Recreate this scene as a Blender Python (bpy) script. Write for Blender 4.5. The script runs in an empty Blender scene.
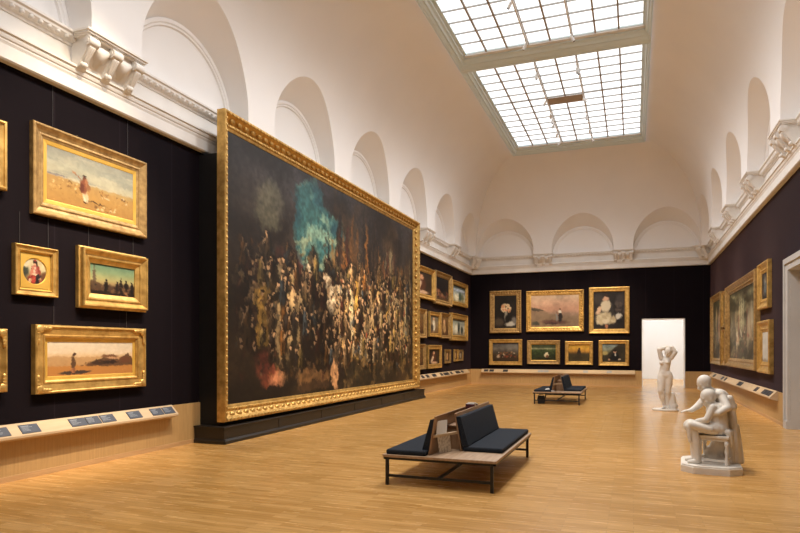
import bpy, bmesh, math, random
import numpy as np
from mathutils import Vector, Matrix

PI = math.pi
rnd = random.Random(7)
scene = bpy.context.scene
COL = scene.collection

# ---------------------------------------------------------------- room sizes (metres)
XL, XR, YF, YB = -7.28, 3.02, -1.10, 28.90       # left, right, front, back wall faces
ZC0, ZC1 = 5.18, 5.98                            # cornice
ZS, ZT = 6.50, 9.72                              # where the cove starts to bend, flat ceiling
D0 = 0.42                                        # how far the piers stand off the wall
DSIDE, DBACK = 2.60, 3.10                        # where the cove meets the skylight
RA = 1.31                                        # lunette radius, end walls (the side ones are a little wider)
RS = 1.365
BAY = 3.645

# ---------------------------------------------------------------- mesh helpers
class MB:
    def __init__(self):
        self.v, self.f, self.m, self.s = [], [], [], []
    def add(self, vs, fs, mi=0, smooth=False):
        b = len(self.v)
        self.v += [tuple(p) for p in vs]
        for f in fs:
            self.f.append([b + i for i in f]); self.m.append(mi); self.s.append(smooth)
    def box(self, x0, x1, y0, y1, z0, z1, mi=0, M=None):
        vs = [Vector(p) for p in ((x0,y0,z0),(x1,y0,z0),(x1,y1,z0),(x0,y1,z0),(x0,y0,z1),(x1,y0,z1),(x1,y1,z1),(x0,y1,z1))]
        if M: vs = [M @ p for p in vs]
        self.add(vs, [(0,3,2,1),(4,5,6,7),(0,1,5,4),(1,2,6,5),(2,3,7,6),(3,0,4,7)], mi)
    def prism(self, poly, a0, a1, axis, mi=0, M=None, smooth=False):
        """closed polygon swept along an axis; poly = (p,q) pairs in the other two axes"""
        def P(p, q, a):
            v = {'x': (a, p, q), 'y': (p, a, q), 'z': (p, q, a)}[axis]
            return M @ Vector(v) if M else Vector(v)
        n = len(poly)
        self.add([P(p, q, a0) for p, q in poly] + [P(p, q, a1) for p, q in poly],
                 [(i, (i+1) % n, n+(i+1) % n, n+i) for i in range(n)], mi, smooth)
        self.add([P(p, q, a0) for p, q in poly], [tuple(range(n))[::-1]], mi)
        self.add([P(p, q, a1) for p, q in poly], [tuple(range(n))], mi)
    def ell(self, c, r, nu=12, nv=8, mi=0, M=None, smooth=True):
        if not hasattr(r, '__len__'): r = (r, r, r)
        vs, fs = [], []
        c = Vector(c)
        def P(x, y, z):
            v = Vector((x*r[0], y*r[1], z*r[2]))
            return c + (M @ v if M else v)
        vs.append(P(0,0,1))
        for j in range(1, nv):
            t = PI*j/nv
            for i in range(nu):
                a = 2*PI*i/nu
                vs.append(P(math.sin(t)*math.cos(a), math.sin(t)*math.sin(a), math.cos(t)))
        vs.append(P(0,0,-1))
        for i in range(nu):
            fs.append((0, 1+i, 1+(i+1) % nu))
            fs.append((len(vs)-1, 1+(nv-2)*nu+(i+1) % nu, 1+(nv-2)*nu+i))
        for j in range(nv-2):
            for i in range(nu):
                a, b = 1+j*nu, 1+(j+1)*nu
                fs.append((a+i, b+i, b+(i+1) % nu, a+(i+1) % nu))
        self.add(vs, fs, mi, smooth)
    def cap(self, p, q, r0, r1=None, nu=14, mi=0):
        """tapered capsule from p to q"""
        r1 = r0 if r1 is None else r1
        p, q = Vector(p), Vector(q)
        d = (q-p); L = d.length
        d = d.normalized() if L > 1e-9 else Vector((0,0,1))
        a = d.orthogonal().normalized(); b = d.cross(a)
        prof = [(-r0*math.cos(t), r0*math.sin(t)) for t in (0.4, 0.8, 1.2, PI/2)]
        prof += [(L*k/4, r0+(r1-r0)*k/4) for k in (1, 2, 3)]
        prof += [(L+r1*math.cos(t), r1*math.sin(t)) for t in (PI/2, 1.2, 0.8, 0.4)]
        vs = [p - d*r0]
        for h, r in prof:
            for i in range(nu):
                t = 2*PI*i/nu
                vs.append(p + d*h + (a*math.cos(t)+b*math.sin(t))*r)
        vs.append(q + d*r1)
        fs = [(0, 1+(i+1) % nu, 1+i) for i in range(nu)]
        n = len(prof)
        for j in range(n-1):
            for i in range(nu):
                A, B = 1+j*nu, 1+(j+1)*nu
                fs.append((A+i, A+(i+1) % nu, B+(i+1) % nu, B+i))
        fs += [(len(vs)-1, 1+(n-1)*nu+i, 1+(n-1)*nu+(i+1) % nu) for i in range(nu)]
        self.add(vs, fs, mi, True)
    def tube(self, p, q, r, nu=8, mi=0, r1=None):
        p, q = Vector(p), Vector(q); r1 = r if r1 is None else r1
        d = (q-p).normalized(); a = d.orthogonal().normalized(); b = d.cross(a)
        vs = []
        for c, rr in ((p, r), (q, r1)):
            for i in range(nu):
                t = 2*PI*i/nu
                vs.append(c + (a*math.cos(t)+b*math.sin(t))*rr)
        self.add(vs, [(i, (i+1) % nu, nu+(i+1) % nu, nu+i) for i in range(nu)], mi, True)
        self.add(vs[:nu], [tuple(range(nu))[::-1]], mi)
        self.add(vs[nu:], [tuple(range(nu))], mi)
    def bar(self, p, q, w, h, mi=0):
        """square bar from p to q, w across, h in z-ish"""
        p, q = Vector(p), Vector(q)
        d = (q-p).normalized()
        up = Vector((0,0,1)) if abs(d.z) < .9 else Vector((0,1,0))
        a = d.cross(up).normalized()*w/2; b = a.cross(d).normalized()*h/2
        vs = [p-a-b, p+a-b, p+a+b, p-a+b, q-a-b, q+a-b, q+a+b, q-a+b]
        self.add(vs, [(0,1,2,3)[::-1],(4,5,6,7),(0,1,5,4),(1,2,6,5),(2,3,7,6),(3,0,4,7)], mi)
    def lathe(self, prof, c=(0,0,0), nu=24, mi=0, smooth=True):
        c = Vector(c); vs = []; n = len(prof)
        for r, z in prof:
            for i in range(nu):
                t = 2*PI*i/nu
                vs.append(c + Vector((r*math.cos(t), r*math.sin(t), z)))
        fs = []
        for j in range(n-1):
            for i in range(nu):
                A, B = j*nu, (j+1)*nu
                fs.append((A+i, A+(i+1) % nu, B+(i+1) % nu, B+i))
        self.add(vs, fs, mi, smooth)
        self.add(vs[:nu], [tuple(range(nu))[::-1]], mi); self.add(vs[-nu:], [tuple(range(nu))], mi)
    def grid(self, fn, nu, nv, mi=0, smooth=True, flip=False):
        vs = [fn(i/nu, j/nv) for j in range(nv+1) for i in range(nu+1)]
        fs = []
        for j in range(nv):
            for i in range(nu):
                q = (j*(nu+1)+i, j*(nu+1)+i+1, (j+1)*(nu+1)+i+1, (j+1)*(nu+1)+i)
                fs.append(q[::-1] if flip else q)
        self.add(vs, fs, mi, smooth)
    def build(self, name, mats, parent=None, bevel=0, seg=2):
        me = bpy.data.meshes.new(name)
        me.from_pydata(self.v, [], self.f)
        if not isinstance(mats, (list, tuple)): mats = [mats]
        for m in mats: me.materials.append(m)
        me.polygons.foreach_set('material_index', self.m)
        me.polygons.foreach_set('use_smooth', self.s)
        me.update()
        o = bpy.data.objects.new(name, me); COL.objects.link(o)
        if parent: o.parent = parent
        if bevel:
            b = o.modifiers.new('bevel', 'BEVEL'); b.width = bevel; b.segments = seg; b.limit_method = 'ANGLE'
        return o

def tag(o, label=None, cat=None, group=None, kind=None):
    if label: o['label'] = label
    if cat: o['category'] = cat
    if group: o['group'] = group
    if kind: o['kind'] = kind
    return o
def struct(o): o['kind'] = 'structure'; return o
def empty(name, loc, rz=0, label=None, cat=None, group=None):
    o = bpy.data.objects.new(name, None); COL.objects.link(o)
    o.location = loc; o.rotation_euler = (0, 0, rz); o.empty_display_size = .1
    return tag(o, label, cat, group)
def copy_tree(o, parent=None):
    c = o.copy(); COL.objects.link(c)
    if parent: c.parent = parent
    for ch in list(o.children): copy_tree(ch, c)
    return c

# ---------------------------------------------------------------- materials
def new_mat(name, col=(.8,.8,.8), rough=.5, metal=0., spec=.5):
    m = bpy.data.materials.new(name); m.use_nodes = True
    b = m.node_tree.nodes['Principled BSDF']
    b.inputs['Base Color'].default_value = (*col, 1)
    b.inputs['Roughness'].default_value = rough
    b.inputs['Metallic'].default_value = metal
    b.inputs['Specular IOR Level'].default_value = spec
    return m
def nodes(m): return m.node_tree.nodes, m.node_tree.links, m.node_tree.nodes['Principled BSDF']
def mottled(name, c0, c1, scale=(1,1,1), nscale=5, rough=.5, metal=0., spec=.5, bump=0, detail=4, lo=.3, hi=.7, rough2=None):
    m = new_mat(name, c0, rough, metal, spec); N, L, b = nodes(m)
    tc = N.new('ShaderNodeTexCoord'); mp = N.new('ShaderNodeMapping'); mp.inputs['Scale'].default_value = scale
    nz = N.new('ShaderNodeTexNoise'); nz.inputs['Scale'].default_value = nscale; nz.inputs['Detail'].default_value = detail
    cr = N.new('ShaderNodeValToRGB')
    cr.color_ramp.elements[0].position = lo; cr.color_ramp.elements[1].position = hi
    cr.color_ramp.elements[0].color = (*c0, 1); cr.color_ramp.elements[1].color = (*c1, 1)
    L.new(tc.outputs['Object'], mp.inputs['Vector']); L.new(mp.outputs['Vector'], nz.inputs['Vector'])
    L.new(nz.outputs['Fac'], cr.inputs['Fac']); L.new(cr.outputs['Color'], b.inputs['Base Color'])
    if rough2 is not None:
        mr = N.new('ShaderNodeMapRange'); mr.inputs['To Min'].default_value = rough; mr.inputs['To Max'].default_value = rough2
        L.new(nz.outputs['Fac'], mr.inputs['Value']); L.new(mr.outputs['Result'], b.inputs['Roughness'])
    if bump:
        bp = N.new('ShaderNodeBump'); bp.inputs['Strength'].default_value = bump; bp.inputs['Distance'].default_value = .01
        L.new(nz.outputs['Fac'], bp.inputs['Height']); L.new(bp.outputs['Normal'], b.inputs['Normal'])
    return m

M_plaster = mottled('plaster', (.865,.852,.845), (.895,.882,.875), nscale=.7, rough=.85, spec=.2)
M_cornice = mottled('cornice_plaster', (.76,.735,.70), (.82,.80,.77), nscale=3, rough=.75, spec=.25)
M_white = new_mat('white_paint', (.80,.79,.77), .6)
M_casing = mottled('casing_paint', (.50,.485,.465), (.54,.525,.505), nscale=2, rough=.5)
M_marble = mottled('marble', (.66,.62,.56), (.75,.71,.65), nscale=6, rough=.55, spec=.4)
M_black = new_mat('black_metal', (.012,.011,.011), .45)
M_dark = mottled('dark_panel', (.006,.0055,.006), (.009,.008,.008), nscale=3, rough=.6, spec=.3)
M_plinth = mottled('dark_stained_plinth', (.009,.0068,.0055), (.016,.012,.009), (1,1,8), 3, rough=.42)
M_oak = mottled('light_oak', (.42,.262,.105), (.52,.335,.145), (9,9,.6), 4, rough=.5, spec=.4, lo=.25, hi=.75)
M_oak_edge = mottled('light_oak_edge', (.46,.275,.125), (.54,.34,.165), (.5,.5,9), 4, rough=.48, spec=.4)
M_rail = mottled('pale_rail', (.50,.36,.215), (.57,.42,.26), (.6,.6,6), 4, rough=.5)
M_bench_wood = mottled('bench_oak', (.34,.215,.125), (.47,.32,.20), (14,1.2,14), 2.2, rough=.48)
M_panel_wood = mottled('panel_oak', (.25,.14,.07), (.37,.22,.115), (14,1.0,3), 2.4, rough=.5)
M_fabric = mottled('charcoal_felt', (.015,.019,.026), (.026,.031,.040), nscale=60, rough=.9, spec=.15, bump=.25)
M_card = mottled('blue_card', (.040,.050,.075), (.055,.065,.09), nscale=8, rough=.55)
M_card_dark = new_mat('black_card', (.018,.017,.022), .55)
M_card_grey = new_mat('grey_card', (.36,.34,.33), .55)
M_print = new_mat('white_print', (.30,.33,.38), .6)
M_paper = mottled('printed_paper', (.50,.44,.36), (.74,.69,.60), (1,1,1), 26, rough=.7, lo=.4, hi=.55)
M_paper_w = new_mat('white_paper', (.78,.76,.72), .7)
M_book_red = new_mat('dark_red_cover', (.085,.018,.020), .45)
M_book_black = new_mat('black_cover', (.015,.014,.016), .45)
M_book_cream = new_mat('cream_cover', (.52,.44,.33), .5)
M_bag = mottled('dark_bag', (.010,.009,.010), (.022,.019,.019), nscale=30, rough=.7)
M_frame_grey = mottled('grey_frame', (.64,.76,.79), (.69,.80,.83), nscale=2, rough=.4, spec=.5)
M_bar = new_mat('bronze_bar', (.34,.28,.22), .5)
M_bar_thin = new_mat('grey_bar', (.44,.44,.42), .5)
M_plate = new_mat('taupe_plate', (.42,.33,.25), .6)
M_track = new_mat('white_track', (.78,.78,.77), .4)
M_gold = mottled('gilt', (.46,.27,.075), (.76,.50,.165), nscale=9, rough=.36, metal=.70, lo=.3, hi=.7, rough2=.46)
M_gold_dark = mottled('old_gilt', (.28,.17,.065), (.56,.37,.15), nscale=11, rough=.42, metal=.6, lo=.3, hi=.7)
M_gold_bright = mottled('bright_gilt', (.72,.43,.075), (.84,.54,.12), nscale=4, rough=.38, metal=.55)
M_wire = new_mat('steel_wire', (.10,.095,.10), .5, .5)

def pane_mat(name, col, strength):
    m = new_mat(name, (.85,.87,.9), .4); N, L, b = nodes(m)
    b.inputs['Emission Color'].default_value = (*col, 1); b.inputs['Emission Strength'].default_value = strength
    return m
M_pane = pane_mat('daylit_glass', (.92,.96,1.0), .44)
M_added_panel = pane_mat('added_panel', (.92,.965,1.0), 2.3)

# velvet-dark wall cloth with faint upright seams
def cloth(name, base, seam, pitch):
    m = new_mat(name, base, .85, 0, .10); N, L, b = nodes(m)
    tc = N.new('ShaderNodeTexCoord'); sp = N.new('ShaderNodeSeparateXYZ'); L.new(tc.outputs['Object'], sp.inputs[0])
    ad = N.new('ShaderNodeMath'); ad.operation = 'ADD'; L.new(sp.outputs['X'], ad.inputs[0]); L.new(sp.outputs['Y'], ad.inputs[1])
    di = N.new('ShaderNodeMath'); di.operation = 'DIVIDE'; L.new(ad.outputs[0], di.inputs[0]); di.inputs[1].default_value = pitch
    fr = N.new('ShaderNodeMath'); fr.operation = 'FRACT'; L.new(di.outputs[0], fr.inputs[0])
    lt = N.new('ShaderNodeMath'); lt.operation = 'LESS_THAN'; L.new(fr.outputs[0], lt.inputs[0]); lt.inputs[1].default_value = .018
    nz = N.new('ShaderNodeTexNoise'); nz.inputs['Scale'].default_value = 2.0
    mp = N.new('ShaderNodeMapping'); mp.inputs['Scale'].default_value = (3, 3, .15)
    L.new(tc.outputs['Object'], mp.inputs['Vector']); L.new(mp.outputs['Vector'], nz.inputs['Vector'])
    cr = N.new('ShaderNodeValToRGB'); cr.color_ramp.elements[0].color = (*[c*.8 for c in base], 1); cr.color_ramp.elements[1].color = (*[c*1.2 for c in base], 1)
    L.new(nz.outputs['Fac'], cr.inputs['Fac'])
    mx = N.new('ShaderNodeMix'); mx.data_type = 'RGBA'
    L.new(lt.outputs[0], mx.inputs['Factor']); L.new(cr.outputs['Color'], mx.inputs['A']); mx.inputs['B'].default_value = (*seam, 1)
    L.new(mx.outputs['Result'], b.inputs['Base Color'])
    b.inputs['Sheen Weight'].default_value = .34; b.inputs['Sheen Roughness'].default_value = .22
    b.inputs['Sheen Tint'].default_value = (.85,.55,.70,1)
    return m
M_cloth = cloth('aubergine_cloth', (.0060,.0036,.0056), (.012,.008,.0115), 1.13)

# strip parquet, strips running across the hall
def floor_mat():
    m = new_mat('strip_parquet', (.6,.35,.12), .3, 0, .5); N, L, b = nodes(m)
    tc = N.new('ShaderNodeTexCoord')
    br = N.new('ShaderNodeTexBrick')
    br.inputs['Scale'].default_value = 1.0; br.inputs['Brick Width'].default_value = .62; br.inputs['Row Height'].default_value = .075
    br.inputs['Mortar Size'].default_value = .0016; br.inputs['Mortar Smooth'].default_value = .3; br.offset = .37; br.squash = 1
    br.inputs['Color1'].default_value = (.50,.262,.072,1); br.inputs['Color2'].default_value = (.67,.385,.135,1); br.inputs['Mortar'].default_value = (.30,.165,.05,1)
    L.new(tc.outputs['Object'], br.inputs['Vector'])
    mp = N.new('ShaderNodeMapping'); mp.inputs['Scale'].default_value = (1.4, 16, 1)
    nz = N.new('ShaderNodeTexNoise'); nz.inputs['Scale'].default_value = 1.6; nz.inputs['Detail'].default_value = 5
    L.new(tc.outputs['Object'], mp.inputs['Vector']); L.new(mp.outputs['Vector'], nz.inputs['Vector'])
    cr = N.new('ShaderNodeValToRGB'); cr.color_ramp.elements[0].position = .25; cr.color_ramp.elements[1].position = .8
    cr.color_ramp.elements[0].color = (.80,.78,.74,1); cr.color_ramp.elements[1].color = (1.12,1.12,1.10,1)
    L.new(nz.outputs['Fac'], cr.inputs['Fac'])
    mx = N.new('ShaderNodeMix'); mx.data_type = 'RGBA'; mx.blend_type = 'MULTIPLY'; mx.inputs['Factor'].default_value = 1
    L.new(br.outputs['Color'], mx.inputs['A']); L.new(cr.outputs['Color'], mx.inputs['B'])
    L.new(mx.outputs['Result'], b.inputs['Base Color'])
    mr = N.new('ShaderNodeMapRange'); mr.inputs['To Min'].default_value = .17; mr.inputs['To Max'].default_value = .33
    L.new(nz.outputs['Fac'], mr.inputs['Value']); L.new(mr.outputs['Result'], b.inputs['Roughness'])
    return m
M_floor = floor_mat()

def canvas_mat(name='oil_on_canvas', rough=.5):
    m = new_mat(name, (.5,.5,.5), rough, 0, .3); N, L, b = nodes(m)
    at = N.new('ShaderNodeAttribute'); at.attribute_name = 'paint'
    L.new(at.outputs['Color'], b.inputs['Base Color'])
    return m
M_canvas = canvas_mat()

# ---------------------------------------------------------------- setting: shell
b = MB(); b.box(XL-.4, 9, YF-.4, 38.0, -.2, 0); struct(b.build('floor', M_floor))

b = MB()
b.box(XL-.3, XL, YF-.3, YB+.3, 0, 5.2, 0); b.box(XL-.3, XL, YF-.3, YB+.3, 5.2, 7.5, 1)
struct(b.build('wall_left', [M_cloth, M_plaster]))
DY0, DY1, DZ = 12.9, 14.78, 3.28                   # door in the right wall
b = MB()
b.box(XR, XR+.3, YF-.3, DY0, 0, 5.2); b.box(XR, XR+.3, DY1, YB+.3, 0, 5.2); b.box(XR, XR+.3, DY0, DY1, DZ, 5.2)
b.box(XR, XR+.3, YF-.3, YB+.3, 5.2, 7.5, 1)
struct(b.build('wall_right', [M_cloth, M_plaster]))
GX0, GX1, GZ = 0.34, 2.05, 2.96                    # doorway in the back wall
b = MB()
b.box(XL-.3, GX0, YB, YB+.45, 0, 5.2); b.box(GX1, XR+.3, YB, YB+.45, 0, 5.2); b.box(GX0, GX1, YB, YB+.45, GZ, 5.2)
b.box(XL-.3, XR+.3, YB, YB+.45, 5.2, 7.5, 1)
struct(b.build('wall_back', [M_cloth, M_plaster]))
b = MB(); b.box(XL-.3, XR+.3, YF-.3, YF, 0, 5.2); b.box(XL-.3, XR+.3, YF-.3, YF, 5.2, 7.5, 1)
struct(b.build('wall_front', [M_cloth, M_plaster]))

# --- vault: coves pierced by round-headed lunettes
def cove_p(z):
    if z <= ZS: return 0.
    return 1 - math.cos(math.asin(min(1, (z-ZS)/(ZT-ZS))))
def z_of_p(p): return ZS + (ZT-ZS)*math.sin(math.acos(max(-1, 1-p)))
def arch_pts(reach, RA, n=36):
    """front edge of a lunette: (offset along wall, z, offset from wall)"""
    out = []
    for k in range(n+1):
        th = PI*k/n; z = 7.0
        for _ in range(40):
            cc = D0 + (reach-D0)*cove_p(z)
            z = SPR + .85*cc + RA*math.sin(th)
        out.append((RA*math.cos(th), z, D0 + (reach-D0)*cove_p(z)))
    return out
SPR = 5.82
def cove_side(mb, P, a0, a1, centres, reach, hipreach, RA):
    """P(a, d, z) -> point; a runs along the wall, d out of it; hips at both ends"""
    def column(a, zlo):
        e = min(a-a0-D0, a1-D0-a)
        ph = min(1, max(0, e/(hipreach-D0)) + .004)
        zhi = z_of_p(ph)
        zs_ = []
        M_, N_ = 6, 26
        if zlo is None:
            zsp = SPR+.85*D0
            zs_ = [ZC1-.08 + (zsp-(ZC1-.08))*j/M_ for j in range(M_)]
            zlo = zsp
        S_ = 3.4                                  # even steps along the curve
        slo = S_*math.asin((zlo-ZS)/(ZT-ZS)) if zlo > ZS else zlo-ZS
        shi = S_*math.acos(1-ph)
        up = []
        for j in range(N_+1):
            q = slo + (shi-slo)*j/N_
            up.append(ZS+q if q < 0 else ZS+(ZT-ZS)*math.sin(q/S_))
        return [P(a, D0+(reach-D0)*cove_p(z), z) for z in zs_+up]
    def skin(cols):
        n = len(cols[0])
        vs = [p for c_ in cols for p in c_]
        mb.add(vs, [(i*n+j, (i+1)*n+j, (i+1)*n+j+1, i*n+j+1) for i in range(len(cols)-1) for j in range(n-1)], 0, True)
    edges = [a0+D0] 
    for c_ in centres: edges += [c_-RA, c_+RA]
    edges.append(a1-D0)
    for k in range(0, len(edges), 2):             # piers
        l, r = edges[k], edges[k+1]
        if r-l < .004: continue
        n = max(2, int((r-l)/.12))
        skin([column(l+(r-l)*i/n, None) for i in range(n+1)])
    ap = arch_pts(reach, RA)
    for c_ in centres:                            # above each lunette, then its soffit and jambs
        skin([column(c_+da, z) for da, z, d in ap])
        vs = []
        for da, z, d in ap:
            th = math.acos(max(-1, min(1, da/RA)))
            vs.append(P(c_+da, d, z)); vs.append(P(c_+da, 0, SPR+RA*math.sin(th)))
        mb.add(vs, [(2*i, 2*i+1, 2*i+3, 2*i+2) for i in range(len(ap)-1)], 0, True)
        for s in (-1, 1):
            a = c_+s*RA
            mb.add([P(a, D0, 5.9), P(a, 0, 5.9), P(a, 0, 5.96), P(a, D0, SPR+.85*D0+.002)], [(0,1,2,3)], 0)
left_c = sorted(26.885-BAY*k for k in range(8)); right_c = [c-.15 for c in left_c]
back_c = [-5.56, -2.13, 1.30]
vault = MB()
cove_side(vault, lambda a, d, z: (XL+d, a, z), YF, YB, left_c, DSIDE, DBACK, RS)
cove_side(vault, lambda a, d, z: (XR-d, a, z), YF, YB, right_c, DSIDE, DBACK, RS)
cove_side(vault, lambda a, d, z: (a, YB-d, z), XL, XR, back_c, DBACK, DSIDE, RA)
cove_side(vault, lambda a, d, z: (a, YF+d, z), XL, XR, back_c, DBACK, DSIDE, RA)
vo = struct(vault.build('ceiling', M_plaster))
bm = bmesh.new(); bm.from_mesh(vo.data); bmesh.ops.remove_doubles(bm, verts=bm.verts, dist=.0008); bmesh.ops.recalc_face_normals(bm, faces=bm.faces)
bm.to_mesh(vo.data); bm.free()
vo.data.polygons.foreach_set('use_smooth', [True]*len(vo.data.polygons)); vo.data.set_sharp_from_angle(angle=math.radians(26))

# moulded rings round the lunette walls
ring = MB()
def ring_on(P, c_, RA, n=28):
    prof = [(RA+.01, .0), (RA+.01, .05), (RA-.05, .05), (RA-.07, .03), (RA-.10, .03), (RA-.12, 0)]
    vs = []
    for k in range(n+1):
        th = PI*k/n
        for r, d in prof: vs.append(P(c_+r*math.cos(th), d, SPR+r*math.sin(th)))
    m_ = len(prof)
    ring.add(vs, [(i*m_+j, i*m_+j+1, (i+1)*m_+j+1, (i+1)*m_+j) for i in range(n) for j in range(m_-1)], 0)
for c_ in left_c: ring_on(lambda a, d, z: (XL+d, a, z), c_, RS)
for c_ in right_c: ring_on(lambda a, d, z: (XR-d, a, z), c_, RS)
for c_ in back_c: ring_on(lambda a, d, z: (a, YB-d, z), c_, RA)
struct(ring.build('trim_1', M_plaster))

# cornice swept round the hall, beaded upper moulding
prof = [(0,5.18),(.09,5.18),(.11,5.20),(.11,5.37),(.125,5.405),(.125,5.42),(.14,5.435),(.15,5.465),(.15,5.49),(.175,5.50),(.175,5.53),(.07,5.55),(.06,5.57),
        (.06,5.79),(.08,5.80),(.085,5.83),(.12,5.85),(.16,5.89),(.165,5.92),(.19,5.94),(.19,5.97),(0,5.985)]
cor = MB()
cs = [lambda d: (XL+d, YF+d), lambda d: (XR-d, YF+d), lambda d: (XR-d, YB-d), lambda d: (XL+d, YB-d)]
vs = [(*c_(d), z) for c_ in cs for d, z in prof]; n = len(prof)
cor.add(vs, [(k*n+j, ((k+1) % 4)*n+j, ((k+1) % 4)*n+j+1, k*n+j+1) for k in range(4) for j in range(n-1)])
def eggs(P, a0, a1):
    k = int((a1-a0)/.13)
    for i in range(k):
        a = a0 + (i+.5)*(a1-a0)/k
        cor.ell(P(a, .125, 5.872), (.045,.045,.035), 6, 4)
eggs(lambda a, d, z: (XL+d, a, z), 4.6, YB-.2)
eggs(lambda a, d, z: (XR-d, a, z), 12, YB-.2)
eggs(lambda a, d, z: (a, YB-d, z), XL+.2, XR-.2)
struct(cor.build('trim_2', M_cornice))

# wainscot of pale oak and its skirting
def wains(name, segs, nm_skirt):
    w, sk = MB(), MB()
    for (x0, x1, y0, y1, o) in segs:
        w.box(x0, x1, y0, y1, .07, .70)
        ox, oy = o
        sk.box(x0+(ox if ox < 0 else 0), x1+(ox if ox > 0 else 0), y0+(oy if oy < 0 else 0), y1+(oy if oy > 0 else 0), 0, .07)
    struct(w.build(name, M_oak)); struct(sk.build(nm_skirt, M_oak_edge))
wains('trim_3', [(XL, XL+.03, YF, 9.115, (.015,0)), (XL, XL+.03, 20.0, YB, (.015,0))], 'baseboard_left')
wains('trim_4', [(XL+.03, GX0, YB-.03, YB, (0,-.015)), (GX1, XR-.03, YB-.03, YB, (0,-.015))], 'baseboard_back')
wains('trim_5', [(XR-.03, XR, 15.05, YB, (-.015,0)), (XR-.03, XR, YF, 12.6, (-.015,0))], 'baseboard_right')

# door to the right: moulded casing, deep reveal, white leaf at its end
b = MB()
for y0, y1 in ((DY1, 15.05), (12.6, DY0)):
    b.box(XR-.05, XR+.002, y0, y1, .16, 3.50); b.box(XR-.075, XR+.002, y0-.01, y1+.01, 0, .16)
b.box(XR-.05, XR+.002, DY0, DY1, DZ, 3.50)
e = .09
b.box(XR-.08, XR+.002, 15.05-e, 15.05, .16, 3.52); b.box(XR-.08, XR+.002, 12.6, 12.6+e, .16, 3.52); b.box(XR-.08, XR+.002, 12.6+e, 15.05-e, 3.50-e, 3.52)
tr = struct(b.build('trim_6', M_casing))
b = MB()
b.box(XR+.002, XR+1.3, DY1-.012, DY1+.1, 0, DZ); b.box(XR+.002, XR+1.3, DY0-.1, DY0+.012, 0, DZ); b.box(XR+.002, XR+1.3, DY0-.1, DY1+.1, DZ-.012, DZ+.1)
struct(b.build('trim_7', M_casing))
dr = MB(); dr.box(XR+1.25, XR+1.3, DY0, DY1, 0, DZ); dd = struct(dr.build('door_1', M_white))
b = MB(); 
for y0 in (DY0+.15, DY0+1.1):
    for z0, z1 in ((.25, 1.3), (1.5, 3.0)): b.box(XR+1.235, XR+1.25, y0, y0+.8, z0, z1)
b.build('door_panel', M_white, dd, .006)

# doorway at the back: lining and the white room beyond
b = MB()
b.box(GX0-.001, GX0+.03, YB-.012, YB+.46, 0, GZ); b.box(GX1-.03, GX1+.001, YB-.012, YB+.46, 0, GZ); b.box(GX0, GX1, YB-.012, YB+.46, GZ-.03, GZ)
struct(b.build('door_2', M_white))
b = MB()
b.box(-4, 7, 37.0, 37.3, 0, 4.6); b.box(-4.3, -4, YB+.45, 37.3, 0, 4.6); b.box(7, 7.3, YB+.45, 37.3, 0, 4.6); b.box(-4.3, 7.3, YB+.45, 37.3, 4.6, 4.8)
struct(b.build('wall_beyond', M_white))
b = MB()
for x in (-1.6, 1.2, 4.0): b.box(x-.55, x+.55, 30.5, 36.0, 4.56, 4.6)
struct(b.build('added_panel_beyond', M_added_panel))  # unseen glowing panels, added to light the white room

# --- skylights: three glazed panels
def skylight(name, y0, y1, rows, plate_row=None):
    x0, x1 = XL+DSIDE-.01, XR-DSIDE+.01
    fx0, fx1 = -4.36, .22
    iy0, iy1 = y0+.38, y1-.62
    fr = MB()
    zp = ZT+.16
    def border(w0, w1, w2, w3, za, zb):     # hollow rectangle, insets left/right, near, far
        A = (x0+w0, x1-w0, y0+w1, y1-w1); B_ = (x0+w2, x1-w2, y0+w3, y1-w3)
        return A, B_
    # stepped frame, four members each with the same profile
    P = [(0,ZT-.06),(.05,ZT-.085),(.09,ZT-.06),(.12,ZT-.02),(.16,ZT-.02),(.19,ZT+.03),(.24,ZT+.05),(.24,ZT+.10),(.32,ZT+.12),(.32,zp)]
    def loop(ins, z):
        s = ins/.32
        return [(x0+(fx0-x0)*s, y0+(iy0-y0)*s, z), (x1+(fx1-x1)*s, y0+(iy0-y0)*s, z), (x1+(fx1-x1)*s, y1+(iy1-y1)*s, z), (x0+(fx0-x0)*s, y1+(iy1-y1)*s, z)]
    vs = [v for ins, z in P for v in loop(ins, z)]
    fr.add(vs, [(j*4+k, j*4+(k+1) % 4, (j+1)*4+(k+1) % 4, (j+1)*4+k) for j in range(len(P)-1) for k in range(4)])
    fo = struct(fr.build(name, M_frame_grey))
    pn = MB(); pn.add([(fx0,iy0,zp),(fx1,iy0,zp),(fx1,iy1,zp),(fx0,iy1,zp)], [(0,3,2,1)])
    pn.build('glass_panes', M_pane, fo)
    br, tb = MB(), MB()
    for k in range(1, 8):
        x = fx0 + (fx1-fx0)*k/8
        br.box(x-.021, x+.021, iy0, iy1, zp-.06, zp-.005)
    br.build('glazing_bar', M_bar, fo)
    for k in range(1, rows):
        y = iy0 + (iy1-iy0)*k/rows
        w = .013 if k != rows//2-1 else .03
        tb.box(fx0, fx1, y-w, y+w, zp-.045, zp-.006)
    tb.build('cross_bar', M_bar_thin, fo)
    # pale sill board at the far end
    sb = MB(); sb.box(fx0-.05, fx1+.05, iy1+.02, iy1+.30, zp-.075, zp-.03); sb.build('sill_board', M_track, fo)
    if plate_row is not None:
        a, c_ = iy0+(iy1-iy0)*plate_row/rows, iy0+(iy1-iy0)*(plate_row+1)/rows
        xa, xb = fx0+(fx1-fx0)*3/8, fx0+(fx1-fx0)*5/8
        q = MB(); q.box(xa, xb, a, c_, zp-.07, zp-.062); q.build('hatch_plate', M_plate, fo)
    return fo
skylight('window_1', 17.40, 25.80, 13, 5)
skylight('window_2', 9.00, 17.40, 13)
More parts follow.
